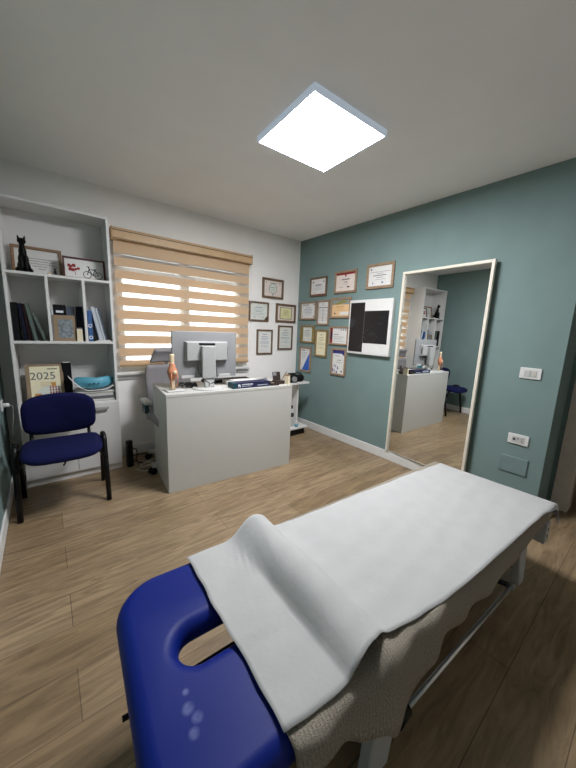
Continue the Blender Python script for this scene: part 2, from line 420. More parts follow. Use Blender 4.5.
hd = MB().box(xm - 0.012, xm + 0.012, YB - 0.012, YB - 0.005, 1.34, 1.40).box(xm - 0.009, xm + 0.009, YB - 0.03, YB - 0.012, 1.36, 1.375).box(xm - 0.009, xm + 0.009, YB - 0.034, YB - 0.022, 1.26, 1.375)
hd.build('window_handle', 'pvc', w1, bevel=0.002)
MB().box(WX0 - 0.015, WX1 + 0.07, YB - 0.055, YB + 0.01, 0.775, 0.80).box(WX0 - 0.01, WX1 + 0.06, YB - 0.02, YB - 0.001, 0.735, 0.775).build('window_sill', 'pvc', w1, bevel=0.004)
sh = MB()
for k in range(6): sh.box(WX0 + 0.02, WX1 - 0.02, YB + 0.085, YB + 0.1, WZ1 - 0.052 * (k + 1) + 0.003, WZ1 - 0.052 * k)
sh.build('roller_shutter', 'shutter', w1, bevel=0.004)

# ------------------------------------------------------------------ ceiling lamp
lx0, lx1, ly0, ly1 = 1.046, 1.546, 1.171, 1.656      # the panel hangs 3 cm below the ceiling
lc = ((lx0 + lx1) / 2, (ly0 + ly1) / 2)
lt = thing('ceiling_lamp', 'square white LED panel lamp glowing on the ceiling', 'ceiling lamp', (lc[0], lc[1], ZC), R(-2.4))
hw, hh = 0.259, 0.252; e = 0.009
fr = MB()
for (a, b, c, d) in ((-hw, hw, -hh, -hh + e), (-hw, hw, hh - e, hh), (-hw, -hw + e, -hh + e, hh - e), (hw - e, hw, -hh + e, hh - e)): fr.box(a, b, c, d, -0.032, 0)
fr.build('lamp_frame', 'lampframe', lt, bevel=0.0015)
MB().box(-hw + e, hw - e, -hh + e, hh - e, -0.030, -0.024).build('diffuser', 'lamp', lt)

# ------------------------------------------------------------------ blind
bx0, bx1, by = 0.498, 1.83, YB - 0.05
bl = thing('window_blind', 'beige day-and-night roller blind pulled down over the window', 'blind', (0, by, 0))
cs = MB().prism([], 0, 0) if False else MB()
prof = [(-0.045, 1.92), (0.045, 1.92), (0.045, 2.012), (-0.03, 2.012), (-0.045, 1.995)]
n = len(prof)
cs.add([(bx0, y, z) for y, z in prof] + [(bx1, y, z) for y, z in prof], [tuple(range(n)), tuple(reversed(range(n, 2 * n)))] + [(i, (i + 1) % n, (i + 1) % n + n, i + n) for i in range(n)])
co = cs.build('cassette', 'cassette', bl, bevel=0.004)
MB().box(bx0 - 0.002, bx1 + 0.002, -0.048, -0.0455, 1.984, 1.99).box(bx0, bx1, -0.047, -0.0455, 1.922, 1.927).build('cassette_trim', 'cassette_dark', co)
for q in (bx0 - 0.006, bx1): MB().box(q, q + 0.006, -0.045, 0.045, 1.918, 2.014).build('end_cap', 'cassette', bl, bevel=0.002)
centres = [kz(q) for q in (1.795, 1.692, 1.589, 1.478, 1.366, 1.254, 1.151, 1.041, 0.931)]
hs = 0.0185
edges = [1.925] + [c for z in centres for c in (z + hs, z - hs)] + [0.872]
opq, shr = MB(), MB()
for i in range(len(edges) - 1):
    z1, z0 = edges[i], edges[i + 1]
    tgt = shr if i % 2 else opq
    tgt.add([(bx0 + 0.01, 0, z0), (bx1 - 0.01, 0, z0), (bx1 - 0.01, 0, z1), (bx0 + 0.01, 0, z1)], [(0, 1, 2, 3)])
opq.build('opaque_bands', 'band', bl, solid=0.0006)
shr.build('sheer_bands', 'sheer', bl)
MB().cyl((bx0 + 0.008, 0, 0.862), (bx1 - 0.008, 0, 0.862), 0.011).build('bottom_bar', 'cassette', bl, smooth=True)
ch = MB().tube([(bx1 - 0.012, -0.05, 1.93), (bx1 - 0.012, -0.051, 1.2), (bx1 - 0.012, -0.05, 0.99)], 0.0016, 6)
ch.build('pull_chain', 'pvc', bl, smooth=True)

# ------------------------------------------------------------------ bookcase
BX0, BX1, BY0, BY1, BZ = -0.186, 0.448, 2.815, YB - 0.003, 2.020
t_ = 0.018
bc = thing('bookcase', 'tall white bookcase with open shelves over two cupboard doors', 'bookcase', (0, 0, 0))
mb = MB().box(BX0, BX0 + t_, BY0, BY1, 0, BZ).box(BX1 - t_, BX1, BY0, BY1, 0, BZ).box(BX0 + t_, BX1 - t_, BY0, BY1, BZ - t_, BZ)
mb.build('carcass', 'furn', bc, bevel=0.001)
MB().box(BX0 + t_, BX1 - t_, BY1 - 0.006, BY1, 0.06, BZ - t_).build('back_panel', 'furn', bc)
SH = [1.555, 1.086, 0.602]
for z in SH: MB().box(BX0 + t_, BX1 - t_, BY0, BY1 - 0.006, z - t_, z).build('shelf', 'furn', bc, bevel=0.001)
for x in (0.031, 0.249): MB().box(x, x + t_, BY0, BY1 - 0.006, SH[1], SH[0] - t_).build('divider', 'furn', bc, bevel=0.001)
MB().box(BX0 + t_, BX1 - t_, BY0 + 0.004, BY0 + 0.022, 0, 0.055).build('plinth', 'furn', bc)
xm_ = 0.137
for (a, b, hx0, hx1) in ((BX0 + 0.002, xm_ - 0.0015, -0.02, 0.066), (xm_ + 0.0015, BX1 - 0.002, 0.280, 0.366)):
    d = MB().box(a, b, BY0 - 0.018, BY0 - 0.001, 0.058, SH[2] - 0.006).build('door', 'furn', bc, bevel=0.0015)
    h = MB().box(hx0, hx0 + 0.01, BY0 - 0.04, BY0 - 0.018, 0.552, 0.562).box(hx1 - 0.01, hx1, BY0 - 0.04, BY0 - 0.018, 0.552, 0.562).box(hx0, hx1, BY0 - 0.048, BY0 - 0.04, 0.548, 0.566)
    h.build('handle', 'silver_plastic', d, bevel=0.002)

# ------------------------------------------------------------------ books and shelf things
def book(label, x, z, w, h, d, cover, lean=0.0, y=None, group=None, name='book', pages='paper', cat='book', marks=None):
    """upright book, spine to the room (-y); lean rotates about y so the top goes to -x; (x,z) is the lower left corner at the spine"""
    y = BY0 + 0.035 if y is None else y
    b = thing(name, label, cat, (x, y, z), 0, group); b.rotation_euler = (0, lean, 0)
    cv = MB().box(0, 0.003, 0, d, 0, h).box(w - 0.003, w, 0, d, 0, h).box(0.003, w - 0.003, 0, 0.003, 0, h)
    cv.build('cover', cover, b, bevel=0.0008)
    MB().box(0.003, w - 0.003, 0.003, d - 0.004, 0.003, h - 0.003).build('pages', pages, b)
    if marks:
        mk = MB()
        for (z0, z1, f) in marks: mk.box(w * (0.5 - f / 2), w * (0.5 + f / 2), -0.0006, 0, z0 * h, z1 * h)
        mk.build('spine_print', 'white_ink', b)
    return b
zs = SH[1]
gL = 'books in the left compartment of the bookcase'
book('black book standing against the left side of the bookcase, first of the row', -0.166, zs, 0.034, 0.262, 0.14, 'dark_book', 0, group=gL)
book('navy book leaning on the black book at the left of the shelf', -0.110, zs, 0.020, 0.258, 0.14, 'navy_book', R(-4.4), group=gL)
book('dark red book between the navy book and the grey-green one', -0.087, zs, 0.016, 0.256, 0.14, 'red_book', R(-4.6), group=gL)
book('grey-green book leaning in the left shelf compartment, tallest pale spine', -0.056, zs, 0.020, 0.26, 0.14, 'green_book', R(-8), group=gL)
book('mottled green book leaning lowest beside the left shelf divider', -0.003, zs, 0.018, 0.20, 0.14, 'olive_book', R(-16), group=gL)
gM = 'books in the middle compartment of the bookcase'
book('thin white booklet upright against the left divider in the middle compartment', 0.052, zs, 0.012, 0.235, 0.14, 'white_cover', group=gM)
book('black book behind the tan picture box in the middle compartment', 0.068, zs, 0.075, 0.268, 0.08, 'dark_book', y=BY0 + 0.10, group=gM, marks=[(0.78, 0.84, 0.6)])
book('slate grey book behind the tan picture box, right of the black book', 0.146, zs, 0.052, 0.258, 0.08, 'slate_book', y=BY0 + 0.10, group=gM)
book('tall navy book standing against the right divider of the middle compartment', 0.212, zs, 0.034, 0.262, 0.13, 'navy_book', y=BY0 + 0.06, group=gM)
pb = thing('picture_box', 'tan card box with a grey picture on its front, middle compartment', 'box', (0.125, BY0 + 0.055, zs))
MB().box(-0.066, 0.066, -0.03, 0.03, 0, 0.19).build('carton', 'kraft', pb, bevel=0.002)
MB().box(-0.038, 0.05, -0.0312, -0.03, 0.025, 0.16).build('front_picture', 'photo_grey', pb)
sb = thing('small_carton', 'small pale carton standing right of the tan picture box', 'box', (0.214, BY0 + 0.03, zs))
MB().box(-0.018, 0.018, -0.02, 0.02, 0, 0.10).build('carton', 'cream_box', sb, bevel=0.001)
MB().box(-0.0185, 0.0185, -0.0205, 0.0205, 0.092, 0.101).build('lid', 'grey_card', sb, bevel=0.001)
gR = 'folders in the right compartment of the bookcase'
bb = thing('blue_box', 'mid blue card box with white rings, right shelf compartment', 'box', (0.293, BY0 + 0.05, zs))
MB().box(-0.022, 0.008, -0.03, 0.08, 0, 0.235).build('carton', 'blue_box', bb, bevel=0.002)
for zc_ in (0.12, 0.03):
    rg = MB()
    for k in range(20):
        a0, a1 = 2 * math.pi * k / 20, 2 * math.pi * (k + 1) / 20
        q = [(0.014 * math.cos(a0), 0.014 * math.sin(a0)), (0.014 * math.cos(a1), 0.014 * math.sin(a1)), (0.008 * math.cos(a1), 0.008 * math.sin(a1)), (0.008 * math.cos(a0), 0.008 * math.sin(a0))]
        rg.prism([(-0.007 + x, zc_ + z) for x, z in q], -0.0308, -0.03)
    rg.build('ring_print', 'white_ink', bb)
book('thick white folder leaning on the blue box in the right compartment', 0.346, zs, 0.026, 0.268, 0.14, 'white_cover', R(-10.5), group=gR, name='folder', cat='folder', y=BY0 + 0.04)
book('thin white folder leaning second from the blue box', 0.375, zs, 0.014, 0.262, 0.14, 'white_cover', R(-10.5), group=gR, name='folder', cat='folder', y=BY0 + 0.04)
book('slate folder leaning last of the row by the bookcase side', 0.3915, zs, 0.010, 0.26, 0.14, 'slate_book', R(-10.5), group=gR, name='folder', cat='folder', y=BY0 + 0.04)
pr = MB()
for k in range(3): pr.box(-0.05 + k * 0.01, 0.05 + k * 0.005, -0.016, 0.016, 0.004 * k, 0.004 * k + 0.003)
o = pr.build('leaflet_stack', 'paper'); o.location = (0.36, BY0 + 0.02, zs); tag(o, 'small stack of white leaflets at the front of the right compartment', 'leaflets')

# black cat figurine
def balls(lst, name, m, parent=None, vox=0.004, loc=(0, 0, 0)):
    bm = bmesh.new()
    for (x, y, z, rx, ry, rz) in lst:
        r = bmesh.ops.create_uvsphere(bm, u_segments=20, v_segments=12, radius=1.0)
        for v in r['verts']: v.co = Vector((x + v.co.x * rx, y + v.co.y * ry, z + v.co.z * rz))
    me = bpy.data.meshes.new(name); bm.to_mesh(me); bm.free(); me.materials.append(M[m])
    o = bpy.data.objects.new(name, me); COL.objects.link(o); o.location = loc
    if parent: o.parent = parent
    md = o.modifiers.new('remesh', 'REMESH'); md.mode = 'VOXEL'; md.voxel_size = vox; md.use_smooth_shade = True
    md = o.modifiers.new('smooth', 'SMOOTH'); md.factor = 0.5; md.iterations = 3
    return o
cat = balls([(0, 0.005, 0.045, 0.034, 0.042, 0.046), (0, 0, 0.09, 0.028, 0.032, 0.05), (0, -0.008, 0.14, 0.021, 0.023, 0.045), (0.0, -0.012, 0.18, 0.015, 0.017, 0.03),
             (0, -0.02, 0.212, 0.023, 0.026, 0.021), (0, -0.04, 0.205, 0.012, 0.012, 0.010),
             (-0.015, -0.016, 0.232, 0.007, 0.006, 0.014), (0.015, -0.016, 0.232, 0.007, 0.006, 0.014), (-0.017, -0.016, 0.245, 0.004, 0.004, 0.01), (0.017, -0.016, 0.245, 0.004, 0.004, 0.01),
             (-0.012, -0.035, 0.06, 0.009, 0.010, 0.06), (0.012, -0.035, 0.06, 0.009, 0.010, 0.06), (-0.012, -0.045, 0.008, 0.010, 0.016, 0.008), (0.012, -0.045, 0.008, 0.010, 0.016, 0.008),
             (-0.03, 0.0, 0.018, 0.016, 0.034, 0.018), (0.03, 0.0, 0.018, 0.016, 0.034, 0.018),
             (0.034, -0.02, 0.010, 0.012, 0.03, 0.009)], 'cat_figurine', 'black_cat', loc=(-0.072, BY0 + 0.075, SH[0]))
cat.scale = (1.08, 1.0, 0.96)
tag(cat, 'slender black seated cat figurine on the top shelf of the bookcase', 'figurine')
# framed pictures on the top shelf
def glyphs(mb, x0, x1, z, h, y, r=rnd, fill=0.8):
    x = x0
    while x < x1:
        w = min(h * (r.uniform(0.9, 3.2) if h < 0.007 else r.uniform(0.45, 0.85)), x1 - x)
        mb.box(x, x + w, y - 0.0004, y, z - h / 2, z + h / 2)
        x += w + h * (r.uniform(0.35, 0.7) if h < 0.007 else r.uniform(0.2, 0.3))
def frame_thing(name, label, loc, rz, w, h, fmat, pmat, group, bw=0.02, dep=0.018, lean=0.0, cat='framed certificate'):
    f = thing(name, label, cat, loc, 0, group); f.rotation_euler = (lean, 0, rz)
    a, b = w / 2, h / 2
    m_ = MB()
    for pts in ([(-a, -b), (a, -b), (a - bw, -b + bw), (-a + bw, -b + bw)], [(-a, b), (-a + bw, b - bw), (a - bw, b - bw), (a, b)],
                [(-a, -b), (-a + bw, -b + bw), (-a + bw, b - bw), (-a, b)], [(a, -b), (a, b), (a - bw, b - bw), (a - bw, -b + bw)]):
        m_.prism(pts, -dep, -0.001)
    m_.build('frame', fmat, f, bevel=0.0025)
    p = MB().box(-a + bw * 0.9, a - bw * 0.9, -dep * 0.45, -0.001, -b + bw * 0.9, b - bw * 0.9).build('certificate', pmat, f)
    return f, p, -dep * 0.45, a - bw, b - bw
gT = 'framed pictures on the top shelf'
f, p, y, a, b = frame_thing('framed_certificate', 'oak-framed white certificate behind the black cat on the top shelf', (0.004, YB - 0.03, SH[0] + 0.1035), 0, 0.295, 0.207, 'frame_oak', 'paper', gT, 0.02, lean=R(-7))
m_ = MB()
for k, (q0, q1) in enumerate(((0.1, 0.9), (0.15, 0.98), (0.0, 0.9), (0.25, 0.75), (0.45, 0.7))): glyphs(m_, -0.6 * a + q0 * a * 1.4, -0.6 * a + q1 * a * 1.4, 0.25 * b - k * 0.018, 0.004, y)
m_.build('print', 'ink', p)
f, p, y, a, b = frame_thing('framed_picture', 'dark red framed bicycle picture leaning at the right of the top shelf', (0.287, BY0 + 0.135, SH[0] + 0.0805), 0, 0.275, 0.161, 'frame_red', 'paper', gT, 0.012, lean=R(-8), cat='framed picture')
m_ = MB()
def ring2(mb, cx, cz, r, w, y, n=24):
    for k in range(n):
        a0, a1 = 2 * math.pi * k / n, 2 * math.pi * (k + 1) / n
        mb.prism([(cx + r * math.cos(a0), cz + r * math.sin(a0)), (cx + r * math.cos(a1), cz + r * math.sin(a1)), (cx + (r - w) * math.cos(a1), cz + (r - w) * math.sin(a1)), (cx + (r - w) * math.cos(a0), cz + (r - w) * math.sin(a0))], y - 0.0005, y)
def line2(mb, x0, z0, x1, z1, w, y):
    d = Vector((x1 - x0, z1 - z0)).normalized(); nx, nz = -d.y * w / 2, d.x * w / 2
    mb.prism([(x0 + nx, z0 + nz), (x1 + nx, z1 + nz), (x1 - nx, z1 - nz), (x0 - nx, z0 - nz)], y - 0.0005, y)
ring2(m_, 0.015, -0.04, 0.028, 0.005, y); ring2(m_, 0.09, -0.04, 0.028, 0.005, y)
for q in ((0.015, -0.04, 0.03, 0.005), (0.03, 0.005, 0.07, 0.0), (0.07, 0.004, 0.052, -0.042), (0.052, -0.042, 0.03, 0.0), (0.052, -0.042, 0.09, -0.04), (0.09, -0.04, 0.068, 0.0), (0.03, 0.005, 0.024, 0.022), (0.014, 0.024, 0.034, 0.02), (0.06, 0.008, 0.08, 0.006)):
    line2(m_, *q, 0.006, y)
m_.build('bicycle_print', 'ink_dark', p)
m_ = MB()
for k in range(14):
    cx, cz, r = -0.07 + rnd.uniform(-0.03, 0.03), 0.0 + rnd.uniform(-0.018, 0.02), rnd.uniform(0.008, 0.014)
    m_.prism([(cx + r * math.cos(t * math.pi / 4), cz + r * math.sin(t * math.pi / 4)) for t in range(8)], y - 0.0005 - k * 0.00003, y)
line2(m_, -0.068, -0.01, -0.06, -0.05, 0.004, y)
m_.build('flower_print', 'ink_red', p)
fg = thing('small_figurine', 'tiny dark figurine holding up a ring, in front of the oak frame', 'figurine', (0.098, BY0 + 0.03, SH[0]))
MB().lathe([(0.009, 0), (0.01, 0.004), (0.005, 0.008), (0.006, 0.02), (0.009, 0.028), (0.004, 0.034), (0.006, 0.04), (0.005, 0.046), (0.001, 0.049)], 14).build('body', 'black_metal', fg, smooth=True)
MB().tube([(0.012 * math.cos(t * math.pi / 8), 0, 0.055 + 0.008 * math.sin(t * math.pi / 8)) for t in range(17)], 0.0013, 6).build('ring', 'black_metal', fg, smooth=True)
MB().tube([(-0.012, -0.004, 0.01), (0, -0.006, 0.026), (0.012, -0.004, 0.01)], 0.003, 8).build('arm', 'black_metal', fg, smooth=True)
o = balls([(0, 0, 0.007, 0.011, 0.009, 0.008), (0.006, -0.003, 0.012, 0.006, 0.006, 0.005)], 'pebble_ornament', 'bone', vox=0.002, loc=(0.061, BY0 + 0.03, SH[0])); tag(o, 'tiny tan pebble ornament on the top shelf left of the small figurine', 'ornament')

# lower open shelf
z3 = SH[2]
cl = thing('desk_calendar', 'cream 2025 calendar on a tan backing board, lower shelf', 'calendar', (-0.02, BY0 + 0.10, z3)); cl.rotation_euler = (R(-8), 0, 0)
bo = MB().box(-0.113, 0.113, -0.004, 0.012, 0, 0.305).build('backing_board', 'kraft', cl, bevel=0.002)
pg = MB().box(-0.088, 0.092, -0.0065, -0.004, 0.02, 0.288).build('page', 'cream', cl)
text_mesh('2025', 0.078, 'year_print', 'ink', pg, (-0.012, -0.0068, 0.19))
m_ = MB(); glyphs(m_, 0.016, 0.078, 0.268, 0.009, -0.0066); m_.build('header_print', 'ink_dark', pg)
m_ = MB()
for k in range(3): glyphs(m_, -0.03, 0.04, 0.165 - k * 0.012, 0.003, -0.0066)
m_.build('verse_print', 'ink_gold', pg)
m_ = MB().prism([(-0.06, 0.09), (-0.02, 0.13), (0.02, 0.145), (0.06, 0.15), (0.088, 0.13), (0.088, 0.05), (-0.06, 0.05)], -0.0068, -0.0065); m_.build('hill_print', 'mint', pg)
m_ = MB()
for i in range(4):
    for j in range(4): m_.box(0.022 + i * 0.017, 0.032 + i * 0.017, -0.0072, -0.0068, 0.06 + j * 0.02, 0.074 + j * 0.02)
m_.build('leaf_print', 'ink_red', pg)
MB().box(0.035, 0.062, -0.0072, -0.0068, 0.135, 0.165).build('sun_print', 'ink_gold', pg); MB().box(-0.07, -0.03, -0.0072, -0.0068, 0.06, 0.085).build('field_print', 'ink_gold', pg)
fo = thing('binder', 'black binder standing behind the calendar on the lower shelf', 'binder', (0.118, BY0 + 0.135, z3), 0)
MB().box(-0.03, 0.03, -0.005, 0.045, 0, 0.31).build('cover', 'dark_book', fo, bevel=0.002)
MB().box(-0.022, 0.022, 0.0, 0.04, 0.312, 0.314).box(-0.024, 0.024, -0.001, 0.041, 0.30, 0.312).build('pages', 'paper', fo)
# paper stack with a turquoise device
for i, (zz, w0, sh_) in enumerate(((0.0, 0.15, 0.0), (0.022, 0.145, 0.008), (0.045, 0.15, -0.006), (0.067, 0.14, 0.01))):
    m_ = MB()
    for k in range(3):
        dz = zz + k * 0.0065; q = rnd.uniform(-0.006, 0.006)
        m_.box(-w0 + q + sh_, w0 - 0.02 + q + sh_, -0.075 + q, 0.08 + q, dz, dz + 0.0055)
    o = m_.build('paper_stack', ['paper', 'grey_card', 'paper', 'paper'][i]); o.location = (0.293, BY0 + 0.098, z3)
    tag(o, ['bottom stack of white papers on the lower shelf', 'grey folder in the paper pile on the lower shelf, second from bottom', 'white papers in the pile above the grey folder', 'topmost flat white papers of the pile under the curled sheet'][i], 'papers', 'paper pile on the lower shelf')
def curl(i, j):
    s, v = i / 15, j / 5
    x = -0.165 + 0.30 * s; z = 0.004 + 0.115 * max(0, (0.42 - s) / 0.42) ** 1.6 + 0.035 * max(0, (s - 0.75) / 0.25) ** 2
    return (x, -0.09 + 0.14 * v, z)
o = MB().grid(curl, 16, 6).build('curled_sheet', 'paper', smooth=True, solid=0.002); o.location = (0.285, BY0 + 0.10, z3 + 0.088); tag(o, 'white sheet curling up at its left end under the turquoise device', 'paper')
tq = thing('massage_cushion', 'turquoise curved device lying on the papers of the lower shelf', 'device', (0.295, BY0 + 0.075, z3 + 0.104)); tq.scale = (1.35, 1.2, 1.3)
m_ = MB(); N_ = 24
def arcp(i, j):
    t = math.pi * (1.08 + 0.84 * i / N_); q = 2 * math.pi * j / 12
    rr = 0.026 * (0.55 + 0.45 * math.sin(math.pi * min(max(i / N_, 0.03), 0.97)) ** 0.4)
    c = Vector((0.092 * math.cos(t), 0.052 + 0.085 * math.sin(t), 0.034 + 0.01 * abs(math.cos(t))))
    n = Vector((math.cos(t), math.sin(t), 0))
    return c + n * rr * 0.8 * math.cos(q) + Vector((0, 0, 1)) * rr * 1.35 * math.sin(q)
m_.grid(arcp, N_ + 1, 13); m_.build('shell', 'turquoise', tq, smooth=True)
MB().box(-0.06, 0.075, 0.03, 0.08, 0.0, 0.052).build('inner_pad', 'dark_teal', tq, bevel=0.012, seg=4)
m_ = MB()
for k in range(3): m_.cyl((-0.03 + k * 0.022, -0.062, 0.036), (-0.03 + k * 0.022, -0.0545, 0.037), 0.004, n=10)
m_.build('button', 'dark_teal', tq, smooth=True)

# ------------------------------------------------------------------ navy visitor chair
vc = thing('visitor_chair', 'navy blue fabric visitor chair with black legs before the bookcase', 'chair', (0.038, 2.45, 0), R(-1.5))
def pad(w, d, h, top_arch, name, m, parent, m4, nx=18, ny=14):
    vs = MB(); pts = {}
    def outline(t):
        a = 2 * math.pi * t; ex = 0.42
        c, s = math.cos(a), math.sin(a)
        return (math.copysign(abs(c) ** ex, c) * w / 2, math.copysign(abs(s) ** ex, s) * d / 2)
    rings = [(0.0, -h / 2), (0.80, -h / 2), (0.95, -h * 0.42), (1.0, -h * 0.15), (1.0, h * 0.15), (0.95, h * 0.40), (0.8, h * 0.52), (0.5, h * 0.58), (0.0, h * 0.6)]
    n = 40
    for (k, z) in rings:
        for j in range(n):
            x, y = outline(j / n); vs.v.append((x * max(k, 0.001), y * max(k, 0.001) , z + top_arch(x * k, y * k)))
    for i in range(len(rings) - 1):
        for j in range(n):
            q = (j + 1) % n; vs.f.append((i * n + j, i * n + q, (i + 1) * n + q, (i + 1) * n + j))
    xform(vs, m4)
    return vs.build(name, m, parent, smooth=True)
seat = pad(0.43, 0.37, 0.05, lambda x, y: -0.02 * max(0, (-y - 0.08) / 0.1) ** 2 - 0.008 * (1 - (x / 0.22) ** 2), 'seat', 'navy_fabric', vc, Matrix.Translation((0.006, -0.055, 0.424)))
back = pad(0.415, 0.255, 0.045, lambda x, y: 0.035 * (x / 0.2) ** 2, 'backrest', 'navy_fabric', vc, Matrix.Translation((0.004, 0.165, 0.594)) @ Matrix.Rotation(R(8), 4, 'X') @ Matrix.Rotation(R(90), 4, 'X'))
# soften the outline: taller in the middle
for v in back.data.vertices:
    if v.co.z > 0.65: v.co.z += 0.022 * (1 - (v.co.x / 0.2) ** 2)
    if v.co.z < 0.57: v.co.z -= 0.02 * (1 - (v.co.x / 0.2) ** 2)
for s in (-1, 1):
    x = s * 0.238
    MB().tube([(x, -0.135, 0.0), (x, -0.10, 0.2), (x, -0.06, 0.425), (x, -0.045, 0.445), (x, -0.02, 0.452)], 0.0125, 12, flat=1.25).build('leg', 'black_metal', vc, smooth=True)
    MB().tube([(x, 0.205, 0.0), (x, 0.15, 0.2), (x, 0.06, 0.43), (x, 0.03, 0.448), (x, -0.02, 0.452)], 0.0125, 12, flat=1.25).build('leg', 'black_metal', vc, smooth=True)
    MB().tube([(s * 0.165, -0.02, 0.385), (s * 0.165, 0.10, 0.385), (s * 0.165, 0.15, 0.40), (s * 0.165, 0.19, 0.47), (s * 0.165, 0.2, 0.64)], 0.011, 10).build('back_support', 'black_metal', vc, smooth=True)
MB().tube([(-0.238, 0.0, 0.44), (-0.2, 0.0, 0.385), (0.2, 0.0, 0.385), (0.238, 0.0, 0.44)], 0.010, 10).tube([(-0.236, -0.09, 0.3), (-0.19, -0.1, 0.385), (0.19, -0.1, 0.385), (0.236, -0.09, 0.3)], 0.009, 10).build('under_frame', 'black_metal', vc, smooth=True)
MB().tube([(0.0, -0.2, 0.39), (0.01, -0.21, 0.365), (0.0, -0.2, 0.345)], 0.006, 8).build('loose_strap', 'black_plastic', vc, smooth=True)

# socket with plug on the left wall
so = thing('wall_socket', 'white socket with a plugged-in cable on the left wall beside the bookcase', 'socket', (XL, 2.80, 0.645), R(90))
MB().box(-0.035, 0.035, -0.012, 0, -0.035, 0.035).build('plate', 'pvc', so, bevel=0.003)
pl = MB().cyl((0, -0.012, 0), (0, -0.045, 0), 0.016, 0.013).build('plug', 'pvc', so, smooth=True)
MB().tube([(0, -0.045, 0), (0, -0.06, -0.01), (0.004, -0.058, -0.08), (0.02, -0.04, -0.2), (0.03, -0.03, -0.32), (0.05, -0.02, -0.45), (0.08, -0.02, -0.62)], 0.0035, 8).build('cable', 'grey_plastic', so, smooth=True)

# ------------------------------------------------------------------ desk
DK = thing('desk', 'pale grey reception desk with a closed front panel', 'desk', (0.635, 2.152, 0), -0.0807)
DL, DW, DH = 1.078, 0.495, 0.75
MB().box(0, DL, 0, DW, DH - 0.022, DH).build('desk_top', 'desk', DK, bevel=0.0015)
MB().box(0.0015, DL - 0.0015, 0.0015, 0.019, 0.0, DH - 0.023).build('front_panel', 'desk', DK, bevel=0.001)
for x in (0.0015, DL - 0.0195): MB().box(x, x + 0.018, 0.0195, DW - 0.002, 0, DH - 0.023).build('side_panel', 'desk', DK, bevel=0.001)
dm = Matrix.Translation((0.635, 2.152, 0)) @ Matrix.Rotation(-0.0807, 4, 'Z')
def on_desk(u, v, z=DH): return tuple(dm @ Vector((u, v, z)))
DR = -0.0807
# monitor, seen from behind
mo = thing('monitor', 'grey computer monitor on a stand, its back to the room', 'monitor', (1.005, 2.305, DH), R(-3))
MB().box(-0.264, 0.264, 0.012, 0.034, 0.078, 0.445).build('display_shell', 'grey_plastic', mo, bevel=0.006)
MB().box(-0.254, 0.254, 0.0342, 0.0352, 0.09, 0.435).build('screen', 'screen', mo)
# shallow raised frame around the back, and the electronics hump with a handle gap
hump = MB(); z0, z1 = 0.175, 0.345
def frustum(mb, a, b, ya, yb):
    (ax0, ax1, az0, az1), (bx0_, bx1_, bz0, bz1) = a, b
    vs = [(ax0, ya, az0), (ax1, ya, az0), (ax1, ya, az1), (ax0, ya, az1), (bx0_, yb, bz0), (bx1_, yb, bz0), (bx1_, yb, bz1), (bx0_, yb, bz1)]
    return mb.add(vs, [(0, 1, 2, 3), (7, 6, 5, 4), (0, 4, 5, 1), (1, 5, 6, 2), (2, 6, 7, 3), (3, 7, 4, 0)])
frustum(MB(), (-0.19, 0.19, 0.12, 0.405), (-0.252, 0.252, 0.085, 0.438), 0.002, 0.0125).build('back_cover', 'grey_plastic', mo, bevel=0.002)
frustum(MB(), (-0.165, 0.16, 0.222, 0.362), (-0.178, 0.172, 0.215, 0.372), -0.04, 0.003).build('electronics_hump', 'silver_plastic', mo, bevel=0.004)
MB().box(-0.075, 0.055, -0.0415, -0.036, 0.342, 0.358).build('handle_recess', 'black_plastic', mo)
MB().box(0.164, 0.1665, -0.03, -0.01, 0.25, 0.33).build('side_port', 'black_plastic', mo)
MB().box(-0.064, 0.046, -0.085, -0.0405, 0.085, 0.335).build('stand_arm', 'silver_plastic', mo, bevel=0.006)
MB().box(-0.04, 0.035, -0.075, -0.045, 0.008, 0.10).build('stand_neck', 'light_plastic', mo, bevel=0.004)
MB().lathe([(0.125, 0.0), (0.128, 0.003), (0.12, 0.009), (0.05, 0.013), (0.001, 0.014)], 40, (-0.005, -0.045, 0), 1.0, 0.85).build('stand_foot', 'light_plastic', mo, smooth=True)
MB().tube([(-0.08, -0.03, 0.18), (-0.08, -0.045, 0.13), (-0.05, -0.095, 0.075), (-0.01, -0.1, 0.045), (-0.02, -0.095, 0.03)], 0.004, 8).tube([(0.07, -0.03, 0.18), (0.068, -0.045, 0.12), (0.05, -0.095, 0.07), (0.0, -0.1, 0.045)], 0.004, 8).build('cable', 'black_cable', mo, smooth=True)
for q in (-0.2, 0.105): MB().box(q, q + 0.1, 0.002, 0.0118, 0.082, 0.104).build('badge_strip', 'light_plastic', mo, bevel=0.001)
# knee joint model
kx = (0.718, 2.262, DH)
kn = thing('knee_joint_model', 'small anatomical knee joint model with orange ligaments at the left end of the desk', 'anatomical model', kx)
MB().box(-0.05, 0.075, -0.045, 0.045, 0, 0.012).build('base', 'light_plastic', kn, bevel=0.004)
MB().lathe([(0.022, 0.012), (0.020, 0.03), (0.017, 0.06), (0.019, 0.085), (0.026, 0.108), (0.030, 0.118), (0.022, 0.128)], 20, sx=1, sy=0.85).build('tibia', 'bone', kn, smooth=True)
MB().lathe([(0.022, 0.132), (0.032, 0.140), (0.034, 0.152), (0.027, 0.170), (0.02, 0.19), (0.016, 0.215), (0.0165, 0.25), (0.018, 0.268), (0.013, 0.278), (0.001, 0.279)], 20, sx=1, sy=0.85).build('femur', 'bone', kn, smooth=True)
MB().lathe([(0.019, 0.085), (0.026, 0.105), (0.033, 0.125), (0.0375, 0.147), (0.031, 0.168), (0.023, 0.185), (0.0195, 0.20), (0.0175, 0.21)], 20, (0, -0.003, 0), sx=1, sy=0.9).build('muscle', 'ligament', kn, smooth=True)
